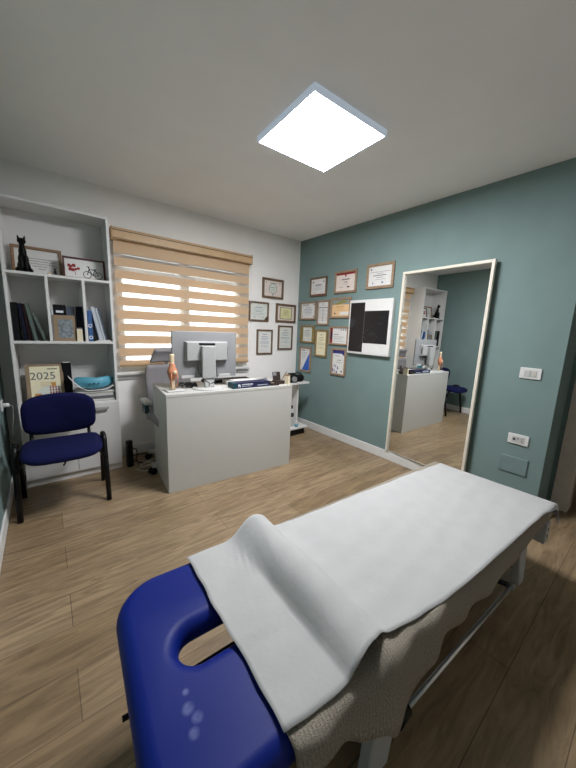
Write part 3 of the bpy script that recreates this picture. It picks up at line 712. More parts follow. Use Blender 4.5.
MB().lathe([(0.001, -0.016), (0.01, -0.012), (0.014, 0), (0.01, 0.012), (0.001, 0.016)], 14, (0.008, -0.04, 0.145), 1, 0.6).build('kneecap', 'bone', kn, smooth=True)
MB().tube([(-0.018, -0.03, 0.03), (-0.022, -0.036, 0.09), (-0.016, -0.038, 0.14)], 0.004, 8).tube([(0.02, -0.026, 0.03), (0.03, -0.032, 0.09), (0.024, -0.035, 0.14)], 0.004, 8).build('tendon', 'ligament', kn, smooth=True)
# other desk items
kb = thing('keyboard', 'black keyboard lying behind the monitor stand on the desk', 'keyboard', on_desk(0.62, 0.40), DR)
MB().box(-0.22, 0.22, -0.07, 0.07, 0, 0.018).build('case', 'black_plastic', kb, bevel=0.004)
m_ = MB()
for i in range(15):
    for j in range(4): m_.box(-0.212 + i * 0.0285, -0.212 + i * 0.0285 + 0.024, -0.06 + j * 0.03, -0.036 + j * 0.03, 0.018, 0.024)
m_.build('keys', 'dark_book', kb)
o = MB()
for k in range(4):
    pts = []
    for i in range(15):
        t = i / 14 * 2 * math.pi
        pts.append((0.04 * math.cos(t + k) * (1 + 0.2 * k) - 0.012 * k, 0.022 * math.sin(2 * t + k), 0.012 + 0.008 * k + 0.008 * math.sin(3 * t + k)))
    o.tube(pts, 0.0055, 7)
o = o.build('cable_tangle', 'black_cable', smooth=True); o.location = on_desk(0.24, 0.2); tag(o, 'tangled black cable on the desk between knee model and monitor', 'cable')
nb = thing('navy_box', 'flat navy box with white lettering at the front edge of the desk', 'box', on_desk(0.688, 0.075), DR + R(3))
MB().box(-0.175, 0.172, -0.05, 0.05, 0, 0.046).build('carton', 'navy_card', nb, bevel=0.0015)
MB().box(-0.1755, -0.145, -0.0508, 0.0505, -0.0, 0.0464).build('teal_end', 'teal_card', nb)
m_ = MB().prism([(-0.132, 0.012), (-0.126, 0.012), (-0.124, 0.022), (-0.119, 0.024), (-0.117, 0.010), (-0.112, 0.010), (-0.112, 0.030), (-0.118, 0.036), (-0.128, 0.036), (-0.136, 0.030), (-0.130, 0.026)], -0.0508, -0.05)
r5 = random.Random(3)
glyphs(m_, -0.1, 0.005, 0.031, 0.0095, -0.0502, r5); glyphs(m_, -0.1, -0.01, 0.016, 0.003, -0.0502, r5); glyphs(m_, 0.05, 0.15, 0.018, 0.0045, -0.0502, r5)
m_.build('lettering', 'white_ink', nb)
m_ = MB()
for k in range(5): m_.box(-0.16 + 0.004 * (k % 2), 0.14 + 0.004 * (k % 3), -0.06, 0.10, 0.006 * k, 0.006 * k + 0.005)
o = m_.build('paper_stack', 'paper'); o.location = on_desk(0.70, 0.215); o.rotation_euler = (0, 0, DR); tag(o, 'stack of white papers on the desk behind the navy box', 'papers')
tb = thing('brown_tray', 'low dark brown tray on the desk right of the navy box', 'tray', on_desk(0.908, 0.075), DR)
MB().box(-0.035, 0.05, -0.045, 0.045, 0, 0.003).box(-0.035, 0.05, -0.045, -0.041, 0.003, 0.026).box(-0.035, 0.05, 0.041, 0.045, 0.003, 0.026).box(-0.035, -0.031, -0.041, 0.041, 0.003, 0.026).box(0.046, 0.05, -0.041, 0.041, 0.003, 0.026).build('tray', 'dark_brown', tb, bevel=0.001)
MB().box(-0.029, 0.043, -0.038, 0.038, 0.004, 0.012).build('paper_insert', 'cream_box', tb)
sp_ = thing('stapler', 'small dark stapler lying on the desk behind the brown tray', 'stapler', on_desk(0.88, 0.2), DR + R(20))
MB().box(-0.06, 0.06, -0.016, 0.016, 0, 0.012).build('stapler_base', 'black_plastic', sp_, bevel=0.003)
MB().box(-0.055, 0.06, -0.014, 0.014, 0.016, 0.042, Matrix.Rotation(R(-6), 4, 'Y')).build('stapler_arm', 'grey_plastic', sp_, bevel=0.006)
ph = thing('picture_stand', 'dark open box with a leaning grey-fronted card at the right end of the desk', 'box', on_desk(1.0, 0.10), DR)
MB().box(-0.045, 0.045, -0.03, 0.05, 0, 0.03).build('box_body', 'dark_brown', ph, bevel=0.002)
MB().box(-0.04, 0.04, 0, 0.006, 0, 0.085, Matrix.Translation((-0.004, 0.03, 0.02)) @ Matrix.Rotation(R(-14), 4, 'X')).build('card', 'dark_brown', ph, bevel=0.001)
MB().box(-0.036, 0.0, -0.001, 0, 0.05, 0.081, Matrix.Translation((-0.004, 0.03, 0.02)) @ Matrix.Rotation(R(-14), 4, 'X')).build('card_print', 'grey_card', ph)
MB().box(-0.004, 0.004, -0.006, 0.0, -0.01, 0.10, Matrix.Translation((0.004, -0.02, 0.03)) @ Matrix.Rotation(R(35), 4, 'Y')).build('pen', 'kraft', ph, bevel=0.002)
cb = thing('cream_carton', 'upright cream carton at the right front corner of the desk', 'box', on_desk(1.052, 0.05), DR)
MB().box(-0.012, 0.012, -0.03, 0.03, 0, 0.09).build('carton', 'cream_box', cb, bevel=0.001)
MB().box(-0.0124, 0.0124, -0.0304, 0.0304, 0.078, 0.0905).build('flap', 'kraft', cb, bevel=0.001)

# ------------------------------------------------------------------ office chair behind the desk
oc = thing('office_chair', 'grey mesh office chair with headrest tucked behind the desk', 'office chair', (0.878, 2.67, 0), R(0))
def bp(i, j):
    u = -1 + 2 * i / 16; v = j / 12
    w = 0.215 * (1 - 0.12 * (2 * v - 1) ** 4 - 0.1 * (1 - v))
    return (u * w, 0.21 + 0.03 * v - 0.05 * u * u + 0.02 * math.sin(math.pi * v), 0.46 + 0.42 * v)
MB().grid(bp, 17, 13).build('backrest', 'mesh_fabric', oc, smooth=True, solid=0.025)
def hp(i, j):
    u = -1 + 2 * i / 12; v = j / 6
    return (u * (0.165 - 0.035 * v), 0.23 - 0.04 * u * u - 0.05 * v * v, 0.905 + 0.125 * v)
MB().grid(hp, 13, 7).build('headrest', 'mesh_fabric', oc, smooth=True, solid=0.03)
MB().tube([(0, 0.25, 0.82), (0, 0.275, 0.9), (0, 0.25, 0.97)], 0.016, 10).build('headrest_post', 'light_plastic', oc, smooth=True)
xform(rbox(0.46, 0.44, 0.07, 0.03), Matrix.Translation((0, -0.02, 0.42))).build('seat', 'mesh_fabric', oc, smooth=True)
MB().tube([(0, 0.03, 0.42), (0, 0.2, 0.40), (0, 0.262, 0.48), (0, 0.262, 0.6)], 0.022, 10).build('back_bracket', 'black_plastic', oc, smooth=True)
MB().cyl((0, 0, 0.09), (0, 0, 0.42), 0.025).build('gas_column', 'black_plastic', oc, smooth=True)
for s in (-1, 1):
    ar = MB().tube([(s * 0.19, 0.06, 0.43), (s * 0.225, 0.08, 0.43), (s * 0.235, 0.09, 0.48), (s * 0.23, 0.09, 0.56)], 0.018, 10).build('armrest', 'light_plastic', oc, smooth=True)
    xform(rbox(0.06, 0.2, 0.03, 0.012), Matrix.Translation((s * 0.23, 0.10, 0.56))).build('arm_pad', 'light_plastic', ar, smooth=True)
    MB().box(s * 0.23 - 0.02, s * 0.23 + 0.02, 0.07, 0.16, 0.47, 0.555).build('arm_inset', 'teal_pad', ar, bevel=0.006)
for k in range(5):
    a = R(135 + 72 * k); d = Vector((math.cos(a), math.sin(a), 0))
    MB().tube([d * 0.0 + Vector((0, 0, 0.09)), d * 0.15 + Vector((0, 0, 0.085)), d * 0.285 + Vector((0, 0, 0.068))], 0.022, 10, 0.016).build('base_arm', 'light_plastic', oc, smooth=True)
    q = d * 0.285; nrm = Vector((-d.y, d.x, 0))
    MB().cyl(q + nrm * 0.022 + Vector((0, 0, 0.027)), q + nrm * 0.006 + Vector((0, 0, 0.027)), 0.027, n=18).cyl(q - nrm * 0.022 + Vector((0, 0, 0.027)), q - nrm * 0.006 + Vector((0, 0, 0.027)), 0.027, n=18).cyl(q + nrm * 0.006 + Vector((0, 0, 0.03)), q - nrm * 0.006 + Vector((0, 0, 0.03)), 0.012).build('castor', 'black_plastic', oc, smooth=False)

# power strip and cables on the floor beside the bookcase
ps = thing('power_strip', 'black power strip standing upright beside the bookcase', 'power strip', (0.505, 2.80, 0), R(10))
MB().box(-0.022, 0.022, -0.022, 0.022, 0, 0.235).build('body', 'black_plastic', ps, bevel=0.004)
for q in (0.165, 0.10): MB().box(-0.018, 0.018, -0.033, -0.022, q, q + 0.035).build('plug', 'dark_book', ps, bevel=0.004)
MB().tube([(0.022, -0.01, 0.16), (0.05, -0.015, 0.15), (0.06, -0.01, 0.11), (0.045, -0.015, 0.06), (0.06, -0.02, 0.02), (0.1, 0.0, 0.006)], 0.005, 8).build('lead', 'black_cable', ps, smooth=True)
def floor_cable(name, label, m, pts, r=0.0045):
    # smooth path through the points
    P = [Vector((x, y, z)) for x, y, z in pts]; out = []
    for i in range(len(P) - 1):
        p0, p1, p2, p3 = P[max(i - 1, 0)], P[i], P[i + 1], P[min(i + 2, len(P) - 1)]
        for k in range(6):
            t = k / 6
            out.append(0.5 * ((2 * p1) + (-p0 + p2) * t + (2 * p0 - 5 * p1 + 4 * p2 - p3) * t * t + (-p0 + 3 * p1 - 3 * p2 + p3) * t ** 3))
    out.append(P[-1])
    o = MB().tube(out, r, 8).build(name, m, smooth=True); tag(o, label, 'cable', 'cables on the floor beside the bookcase'); return o
floor_cable('floor_cable', 'white cable looping on the floor in front of the upright power strip', 'white_cable', [(0.53, 2.70, .005), (0.56, 2.64, .005), (0.63, 2.62, .005), (0.70, 2.70, .005), (0.66, 2.79, .005), (0.58, 2.76, .005), (0.60, 2.70, .012), (0.72, 2.74, .014)])
floor_cable('floor_cable', 'dusty pink cable coiled on the floor behind the white cable', 'pink_cable', [(0.56, 2.87, .005), (0.63, 2.84, .005), (0.66, 2.92, .005), (0.60, 2.96, .005), (0.55, 2.92, .005), (0.60, 2.88, .013), (0.68, 2.90, .013), (0.72, 2.97, .006)])
floor_cable('floor_cable', 'black cable lying along the skirting behind the power strip', 'black_cable', [(0.50, 2.86, .005), (0.56, 3.0, .005), (0.64, 3.01, .005), (0.70, 3.005, .005), (0.80, 3.01, .005)])

floor_cable('floor_cable', 'white cable running from the power strip towards the chair base', 'white_cable', [(0.53, 2.82, .005), (0.60, 2.85, .006), (0.64, 2.80, .012), (0.70, 2.84, .006), (0.78, 2.80, .005)], 0.0035)
floor_cable('floor_cable', 'short pink cable end nearest the desk side panel', 'pink_cable', [(0.58, 2.66, .005), (0.61, 2.70, .012), (0.60, 2.78, .013), (0.65, 2.86, .012), (0.62, 2.90, .012)], 0.0035)

# ------------------------------------------------------------------ side shelf unit by the teal wall
ss = thing('side_shelf', 'low white shelf unit in the corner beyond the desk', 'shelf unit', (0, 0, 0))
MB().box(1.84, 2.41, 2.60, 2.95, 0.622, 0.642).build('top_board', 'furn', ss, bevel=0.0015)
MB().box(1.84, 2.415, 2.60, 2.95, 0.085, 0.105).build('bottom_board', 'furn', ss, bevel=0.0015)
MB().box(2.285, 2.303, 2.66, 2.95, 0.105, 0.622).build('upright', 'furn', ss, bevel=0.0015)
MB().box(1.85, 1.868, 2.62, 2.95, 0.105, 0.622).build('upright', 'furn', ss, bevel=0.0015)
MB().box(1.86, 2.40, 2.64, 2.93, 0.0, 0.085).build('plinth', 'black_plastic', ss)
bw_ = thing('spray_can', 'white can with dark print standing on the lower board of the side shelf', 'can', (2.225, 2.68, 0.105))
MB().lathe([(0.024, 0), (0.026, 0.004), (0.026, 0.20), (0.02, 0.215), (0.012, 0.22)], 20).build('body', 'light_plastic', bw_, smooth=True)
MB().lathe([(0.0125, 0.22), (0.0125, 0.25), (0.008, 0.258)], 16).build('cap', 'black_plastic', bw_, smooth=True)
MB().lathe([(0.0264, 0.12), (0.0264, 0.17)], 20).build('printed_band', 'ink_dark', bw_, smooth=True)
bj = thing('jar', 'small white jar with a blue label on the lower board of the side shelf', 'jar', (2.262, 2.63, 0.105))
MB().lathe([(0.02, 0), (0.022, 0.003), (0.022, 0.05), (0.017, 0.056)], 20).build('body', 'light_plastic', bj, smooth=True)
MB().lathe([(0.0223, 0.012), (0.0223, 0.042)], 20).build('label_band', 'turquoise', bj, smooth=True)
MB().lathe([(0.018, 0.056), (0.0185, 0.07), (0.016, 0.073)], 20).build('lid', 'pvc', bj, smooth=True)
cm = thing('black_device', 'black boxy device with a grey disc on its face, on the side shelf', 'device', (2.175, 2.66, 0.642), R(-8)); cm.scale = (1.25, 1.1, 1.2)
MB().box(-0.055, 0.055, -0.03, 0.03, 0, 0.075).build('body', 'black_plastic', cm, bevel=0.008, seg=3)
MB().box(-0.03, 0.045, -0.02, 0.02, 0.075, 0.092).build('top_hump', 'black_plastic', cm, bevel=0.006)
MB().cyl((0.018, -0.03, 0.036), (0.018, -0.048, 0.036), 0.026, 0.024, 20).build('disc', 'grey_plastic', cm)
pc = thing('pouch', 'rounded black pouch on the side shelf near the teal wall', 'pouch', (2.315, 2.68, 0.642), R(-5)); pc.scale = (1.15, 1.1, 1.1)
xform(rbox(0.10, 0.075, 0.075, 0.03), Matrix.Identity(4)).build('body', 'dark_book', pc, smooth=True)
MB().tube([(-0.045, 0, 0.06), (-0.06, 0, 0.085), (-0.02, 0, 0.097), (0.03, 0, 0.078)], 0.007, 8).build('strap', 'black_plastic', pc, smooth=True)

# ------------------------------------------------------------------ framed certificates
def cert(label, wall, c0, c1, z0, z1, fmat, pmat, group, style, bw=0.02):
    if wall == 'B': c0, c1, z0, z1 = c0 * KB, c1 * KB, kz(z0), kz(z1)
    w, h = abs(c1 - c0), z1 - z0; cz = (z0 + z1) / 2; c = (c0 + c1) / 2
    loc, rz = ((c, YB, cz), 0) if wall == 'B' else ((XR, c, cz), R(-90))
    f, p, y, a, b = frame_thing('framed_certificate', label, loc, rz, w, h, fmat, pmat, group, bw)
    style(p, y, a, b)
    return f
def lines(p, y, a, b, rows, ink='ink', x0=-0.75, x1=0.75, h=0.0035):
    m_ = MB()
    for (zz, f0, f1, hh) in rows: glyphs(m_, a * f0, a * f1, b * zz, hh, y)
    return m_.build('print', ink, p)
def block(p, y, pts, ink, name='printed_field', lift=0.0004):
    return MB().prism(pts, y - lift, y).build(name, ink, p)
def rect(x0, x1, z0, z1): return [(x0, z0), (x1, z0), (x1, z1), (x0, z1)]
def seal(p, y, x, z, r, ink, name='seal'):
    return MB().prism([(x + r * math.cos(k * math.pi / 8), z + r * math.sin(k * math.pi / 8)) for k in range(16)], y - 0.0006, y).build(name, ink, p)
DEF = [(0.5, -0.45, 0.45, 0.008), (0.2, -0.6, 0.6, 0.004), (0.0, -0.4, 0.4, 0.005), (-0.2, -0.65, 0.65, 0.003), (-0.38, -0.5, 0.5, 0.003), (-0.7, -0.7, -0.3, 0.003), (-0.7, 0.3, 0.7, 0.003)]
def s_crest(p, y, a, b):
    seal(p, y, 0, 0.0, 0.05, 'mint', 'crest_field'); m_ = MB(); ring2(m_, 0, 0.0, 0.058, 0.006, y - 0.0006); m_.build('crest_ring', 'ink_green', p)
    lines(p, y - 0.0006, a, b, [(0.72, -0.4, 0.4, 0.008), (0.15, -0.28, 0.28, 0.008), (-0.1, -0.25, 0.25, 0.005), (-0.3, -0.2, 0.2, 0.004)], 'ink_green')
    for q in (-0.75, 0.75): seal(p, y, a * q, b * 0.75, 0.006, 'ink')
    seal(p, y, 0, -b * 0.8, 0.008, 'ink')
def s_corner(p, y, a, b):
    block(p, y, [(a * 0.62, -b), (a, -b), (a, -b * 0.5)], 'dark_brown'); block(p, y, [(-a, b), (-a * 0.8, b), (-a, b * 0.6)], 'frame_brown')
    lines(p, y, a, b, DEF, 'ink_blue'); block(p, y, rect(-0.02, 0.02, -b * 0.65, -b * 0.45), 'pink')
def s_gold(p, y, a, b):
    block(p, y, rect(-a * 0.72, a * 0.72, -b * 0.82, b * 0.82), 'dark_brown', 'inner_mount'); block(p, y, rect(-a * 0.66, a * 0.66, -b * 0.76, b * 0.76), 'yellow_paper', 'inner_sheet', 0.0007)
    lines(p, y - 0.0007, a * 0.6, b * 0.7, DEF, 'olive')
def s_port(ink, title='ink_dark'):
    def f(p, y, a, b):
        lines(p, y, a, b, [(0.72, -0.35, 0.35, 0.006)], title)
        lines(p, y, a, b, [(0.5, -0.5, 0.5, 0.005), (0.36, -0.6, 0.6, 0.005), (0.22, -0.4, 0.4, 0.005), (0.02, -0.7, 0.7, 0.005), (-0.1, -0.65, 0.65, 0.005), (-0.3, -0.5, 0.5, 0.0035), (-0.45, -0.6, 0.6, 0.0035), (-0.75, -0.6, -0.1, 0.003)], ink)
    return f
def s_dots(p, y, a, b):
    for q in (-0.72, 0.72): seal(p, y, a * q, b * 0.62, 0.009, 'ink_dark')
    lines(p, y, a, b, [(0.25, -0.35, 0.35, 0.011)], 'ink_dark'); lines(p, y, a, b, DEF[1:], 'ink_blue')
    block(p, y, rect(-a, a, -b, -b * 0.9), 'ink_red', 'lower_stripe')
def s_redtop(p, y, a, b):
    block(p, y, rect(-a, a, b * 0.78, b), 'ink_red', 'top_stripe'); seal(p, y - 0.0004, 0, b * 0.68, 0.011, 'ink_red')
    lines(p, y, a, b, [(0.28, -0.4, 0.45, 0.012), (-0.02, -0.2, 0.25, 0.008)], 'ink_dark'); lines(p, y, a, b, [(-0.25, -0.3, 0.3, 0.004), (-0.55, -0.6, -0.2, 0.004)], 'ink')
    block(p, y, rect(a * 0.2, a * 0.45, -b * 0.65, -b * 0.5), 'ink_dark', 'signature')
def s_plain(p, y, a, b):
    seal(p, y, -a * 0.8, b * 0.72, 0.008, 'ink_dark'); lines(p, y, a, b, [(0.42, -0.85, 0.85, 0.004), (0.25, -0.3, 0.3, 0.004), (-0.15, -0.3, 0.3, 0.005), (-0.35, -0.45, 0.5, 0.0035)], 'ink')
    lines(p, y, a, b, [(0.06, -0.6, 0.55, 0.008)], 'ink_dark'); seal(p, y, a * 0.25, -b * 0.68, 0.011, 'ink_blue'); seal(p, y, -a * 0.6, -b * 0.7, 0.008, 'ink_blue')
def s_blue(p, y, a, b):
    lines(p, y, a, b, [(0.8, -0.85, 0.1, 0.009)], 'ink_dark'); lines(p, y, a, b, [(0.45, -0.3, 0.4, 0.006), (0.2, -0.55, 0.6, 0.006), (0.0, -0.5, 0.5, 0.006), (-0.2, -0.5, 0.6, 0.005), (-0.42, -0.4, 0.4, 0.004)], 'ink_blue')
    seal(p, y, a * 0.82, b * 0.82, 0.008, 'ink_dark'); seal(p, y, a * 0.82, -b * 0.8, 0.009, 'ink_dark'); seal(p, y, -a * 0.8, -b * 0.75, 0.007, 'ink')
def s_list(p, y, a, b):
    block(p, y, rect(-a, a, b * 0.45, b * 0.52), 'ink', 'rule')
    lines(p, y, a, b, [(0.82, -0.5, 0.4, 0.006), (0.65, -0.7, 0.7, 0.004)] + [(0.35 - 0.13 * k, -0.85, -0.05, 0.003) for k in range(9)] + [(0.35 - 0.13 * k, 0.1, 0.85, 0.003) for k in range(9)], 'ink')
    block(p, y, rect(-a * 0.05, a * 0.03, -b * 0.85, b * 0.4), 'ink', 'column_rule')
def s_peach(p, y, a, b):
    block(p, y, rect(-a, a, b * 0.42, b), 'grey_print', 'banner'); block(p, y - 0.0004, [(-a * 0.9, b * 0.45), (a * 0.3, b * 0.95), (a * 0.8, b * 0.7), (-a * 0.3, b * 0.4)], 'olive', 'banner_shape')
    lines(p, y, a, b, [(0.15, -0.5, 0.4, 0.009)], 'ink_gold'); lines(p, y, a, b, [(-0.1, -0.3, 0.3, 0.006), (-0.3, -0.6, 0.5, 0.004)], 'ink_gold')
    block(p, y, rect(-a * 0.05, a * 0.95, -b * 0.85, -b * 0.45), 'paper', 'white_field'); seal(p, y, -a * 0.65, -b * 0.68, 0.012, 'ink')
def s_olive(p, y, a, b):
    block(p, y, rect(-a, -a * 0.72, -b, b), 'olive', 'side_band'); block(p, y, rect(a * 0.72, a, -b, b), 'olive', 'side_band'); lines(p, y, a * 0.9, b, DEF, 'ink')
def s_redside(p, y, a, b):
    block(p, y, rect(-a, -a * 0.72, -b, b), 'ink_red', 'side_band'); block(p, y - 0.0004, rect(-a * 0.95, -a * 0.78, -b * 0.5, b * 0.6), 'navy_card', 'side_mark')
    for q in (0.3, 0.55, 0.8): seal(p, y, a * q, b * 0.78, 0.008, 'ink')
    lines(p, y, a, b, [(0.15, -0.6, 0.0, 0.008), (-0.15, -0.6, 0.7, 0.004), (-0.4, -0.6, 0.5, 0.004), (-0.7, -0.6, 0.7, 0.003)], 'ink')
def s_diag(p, y, a, b):
    block(p, y, [(a, b * 0.75), (a, -b), (-a * 0.65, -b)], 'blue_print', 'blue_wedge'); block(p, y, [(a, b * 0.85), (a, b * 0.75), (-a * 0.65, -b), (-a * 0.85, -b)], 'white_ink', 'wedge_edge')
    lines(p, y, a, b, [(0.82, -0.8, -0.1, 0.01)], 'ink_dark'); lines(p, y, a, b, [(0.6, -0.7, 0.3, 0.005), (0.4, -0.7, 0.1, 0.005), (0.2, -0.7, 0.1, 0.005)], 'ink_blue'); seal(p, y - 0.0005, -a * 0.2, -b * 0.8, 0.009, 'ink')
def s_violet(p, y, a, b):
    block(p, y, [(-a, b), (a, b), (a, b * 0.5), (a * 0.5, b * 0.72), (-a, b * 0.7)], 'purple_print', 'top_shape')
    r = random.Random(5); m_ = MB()
    for k in range(16):
        x, z, q = -a * r.uniform(0.0, 0.95), -b * r.uniform(0.25, 0.95), r.uniform(0.005, 0.012)
        m_.prism([(x - q, z), (x, z - q), (x + q, z), (x, z + q)], y - 0.0004 - k * 0.00002, y)
    m_.build('diamond_pattern', 'purple_print', p)
    lines(p, y, a, b, [(0.5, -0.6, 0.2, 0.006), (0.15, -0.2, 0.5, 0.008), (-0.05, -0.4, 0.6, 0.004)], 'ink'); seal(p, y, a * 0.6, -b * 0.8, 0.01, 'ink_dark')
GB, GR = 'framed certificates on the white wall', 'framed certificates on the teal wall'
cert('brown-framed diploma with a round green crest, highest on the white wall', 'B', 2.002, 2.305, 1.592, 1.818, 'frame_brown', 'pink', GB, s_crest, 0.026)
cert('brown-framed pale certificate with a dark lower corner beside the blind edge', 'B', 1.828, 2.098, 1.32, 1.542, 'frame_brown', 'mint', GB, s_corner, 0.02)
cert('brown-framed certificate with a small yellow sheet in a wide mount', 'B', 2.203, 2.512, 1.323, 1.546, 'frame_brown', 'pink', GB, s_gold, 0.026)
cert('upright framed certificate on the white wall, lower left above the desk', 'B', 1.939, 2.165, 0.935, 1.23, 'frame_brown', 'paper', GB, s_port('ink_blue'), 0.02)
cert('upright framed certificate on the white wall nearest the room corner', 'B', 2.246, 2.475, 0.989, 1.287, 'frame_brown', 'mint', GB, s_port('ink_blue'), 0.02)
cert('framed certificate with two dark crests, leftmost in the top row on the teal wall', 'R', 2.852, 2.570, 1.639, 1.858, 'frame_brown', 'paper', GR, s_dots)
cert('framed certificate with a red stripe along its top, teal wall', 'R', 2.450, 2.142, 1.651, 1.883, 'frame_tan', 'pink', GR, s_redtop, 0.022)
cert('framed certificate with a thin text line design, highest and above the X-ray viewer', 'R', 2.019, 1.707, 1.664, 1.899, 'frame_tan', 'paper', GR, s_plain, 0.026)
cert('framed certificate with blue text and dark corner dots, beside the room corner', 'R', 3.014, 2.727, 1.368, 1.585, 'frame_tan', 'paper', GR, s_blue)
cert('tall narrow framed list printed in two columns, second row on the teal wall', 'R', 2.702, 2.511, 1.306, 1.589, 'frame_tan', 'paper', GR, s_list, 0.019)
cert('framed peach certificate with a grey-green banner, left of the X-ray viewer', 'R', 2.488, 2.193, 1.385, 1.605, 'frame_tan', 'peach', GR, s_peach, 0.022)
cert('framed certificate with olive bands on both sides, teal wall corner', 'R', 2.994, 2.733, 1.085, 1.298, 'frame_gold', 'mint', GR, s_olive)
cert('tall framed cream certificate hanging below the two-column list', 'R', 2.714, 2.511, 0.933, 1.254, 'frame_gold', 'cream', GR, s_port('olive'), 0.022)
cert('framed certificate with a dark red band down its left side', 'R', 2.486, 2.203, 1.09, 1.295, 'frame_tan', 'paper', GR, s_redside, 0.018)
cert('framed certificate with a blue diagonal wedge, lowest beside the corner', 'R', 2.990, 2.776, 0.72, 1.035, 'frame_tan', 'paper', GR, s_diag, 0.021)
cert('framed certificate with a violet top and diamond pattern, lowest under the red-banded one', 'R', 2.432, 2.211, 0.748, 1.055, 'frame_tan', 'paper', GR, s_violet, 0.022)

# ------------------------------------------------------------------ X-ray viewer
xv = thing('xray_viewer', 'white X-ray light box, switched off, on the teal wall', 'X-ray viewer', (XR, 1.924, 1.29), R(-90))
MB().box(-0.257, 0.257, -0.042, 0, -0.273, 0.273).build('housing', 'pvc', xv, bevel=0.006, seg=3)
MB().box(-0.245, 0.245, -0.044, -0.042, -0.255, 0.255).build('viewing_panel', 'paper', xv)
fa = tag(MB().box(-0.09, 0.09, -0.0006, 0.0006, -0.2475, 0.2475).build('xray_film', 'film_a'), 'tall narrow dark X-ray film clipped on the left of the viewer', 'X-ray film', 'X-ray films on the viewer')
fa.location = (XR - 0.0452, 2.07, 1.288); fa.rotation_euler = (0, 0, R(-90))
fb = tag(MB().box(-0.14, 0.14, -0.0006, 0.0006, -0.159, 0.159).build('xray_film', 'film_b'), 'squarer dark X-ray film of a spine on the right of the viewer', 'X-ray film', 'X-ray films on the viewer')
fb.location = (XR - 0.0452, 1.838, 1.292); fb.rotation_euler = (0, 0, R(-90))

# ------------------------------------------------------------------ mirror
my0, my1, mz0, mz1 = 0.872, 1.610, 0.100, 1.784
MT = R(2.75)                                # hung a little askew: the side towards the door stands off the wall
mi = thing('wall_mirror', 'tall mirror in a thin cream frame on the teal wall', 'mirror', (XR - 0.002 - (my1 - my0) / 2 * math.sin(MT), (my0 + my1) / 2, mz0), R(-90) - MT)
mi.rotation_euler = (-0.005, 0, R(-90) - MT)
a = (my1 - my0) / 2; h = mz1 - mz0; b = 0.022
MB().box(-a, -a + b, -0.028, -0.001, 0, h).box(a - b, a, -0.028, -0.001, 0, h).box(-a + b, a - b, -0.028, -0.001, h - b, h).box(-a + b, a - b, -0.012, -0.001, 0, 0.005).build('frame', 'mirror_frame', mi, bevel=0.003)
MB().box(-a + b * 0.9, a - b * 0.9, -0.010, -0.001, 0.005, h - b * 0.9).build('mirror_glass', 'mirror', mi)

# ------------------------------------------------------------------ switch, socket, blank plate
def plate(name, label, cat, y0, y1, z0, z1, m='pvc'):
    t = thing(name, label, cat, (XR, (y0 + y1) / 2, (z0 + z1) / 2), R(-90)); w, h = abs(y1 - y0) / 2, (z1 - z0) / 2
    MB().box(-w, w, -0.01, 0, -h, h).build('plate', m, t, bevel=0.004, seg=3); return t
t = plate('light_switch', 'white two-key light switch on the teal wall right of the mirror', 'light switch', 0.637, 0.516, 0.966, 1.042)
for x0, x1 in ((-0.035, 0.0), (0.002, 0.035)): MB().box(x0, x1, -0.014, -0.01, -0.021, 0.021).build('key', 'light_plastic', t, bevel=0.002)
MB().box(0.018, 0.024, -0.0145, -0.014, -0.008, 0.014).build('key_mark', 'beige_key', t)
t = plate('wall_socket', 'white double wall socket below the light switch', 'socket', 0.641, 0.518, 0.494, 0.567)
MB().box(-0.035, 0.035, -0.013, -0.01, -0.021, 0.021).build('outlet_insert', 'light_plastic', t, bevel=0.002)
m_ = MB().cyl((-0.022, -0.0131, 0), (-0.022, -0.0138, 0), 0.009, n=16).cyl((0.0, -0.0131, 0.006), (0.0, -0.0138, 0.006), 0.005, n=12).cyl((0.022, -0.0131, -0.005), (0.022, -0.0138, -0.005), 0.003, n=10).cyl((0.022, -0.0131, 0.007), (0.022, -0.0138, 0.007), 0.003, n=10)
m_.build('socket_hole', 'socket_hole', t)
t = plate('blank_cover_plate', 'teal painted blank cover plate low on the teal wall', 'cover plate', 0.665, 0.50, 0.277, 0.397, 'tealplate')

# ------------------------------------------------------------------ treatment table
BY = -0.0567
tb = thing('treatment_table', 'low treatment table with blue vinyl top and face slot', 'treatment table', (0, 0, 0), BY)
ZT = 0.43; U0, U1, V0, V1 = 0.045, 1.885, 0.355, 0.955; VC = 0.662
cu = bpy.data.curves.new('mattress', 'CURVE'); cu.dimensions = '2D'; cu.fill_mode = 'BOTH'
def poly(pts):
    sp = cu.splines.new('POLY'); sp.points.add(len(pts) - 1); sp.use_cyclic_u = True
    for q, (x, y) in zip(sp.points, pts): q.co = (x, y, 0, 1)
def corner(cx, cy_, r, a0, n=12): return [(cx + r * math.cos(a0 + math.pi / 2 * k / n), cy_ + r * math.sin(a0 + math.pi / 2 * k / n)) for k in range(n + 1)]
r1, r2 = 0.125, 0.04
poly(corner(U1 - r2, V1 - r2, r2, 0) + corner(U0 + r1, V1 - r1, r1, math.pi / 2) + corner(U0 + r1, V0 + r1, r1, math.pi) + corner(U1 - r2, V0 + r2, r2, -math.pi / 2))
hw_ = 0.047; su0, su1 = 0.167, 0.44
n = 14
poly([(su1 - hw_ + hw_ * math.cos(-math.pi / 2 + math.pi * k / n), VC + hw_ * math.sin(-math.pi / 2 + math.pi * k / n)) for k in range(n + 1)] + [(su0 + hw_ + hw_ * math.cos(math.pi / 2 + math.pi * k / n), VC + hw_ * math.sin(math.pi / 2 + math.pi * k / n)) for k in range(n + 1)])
bv = 0.038; cu.bevel_depth = bv; cu.bevel_resolution = 6; cu.offset = -bv; cu.extrude = 0.0395 - bv
tmp = bpy.data.objects.new('tmp', cu); COL.objects.link(tmp)
dg = bpy.context.evaluated_depsgraph_get(); dg.update()
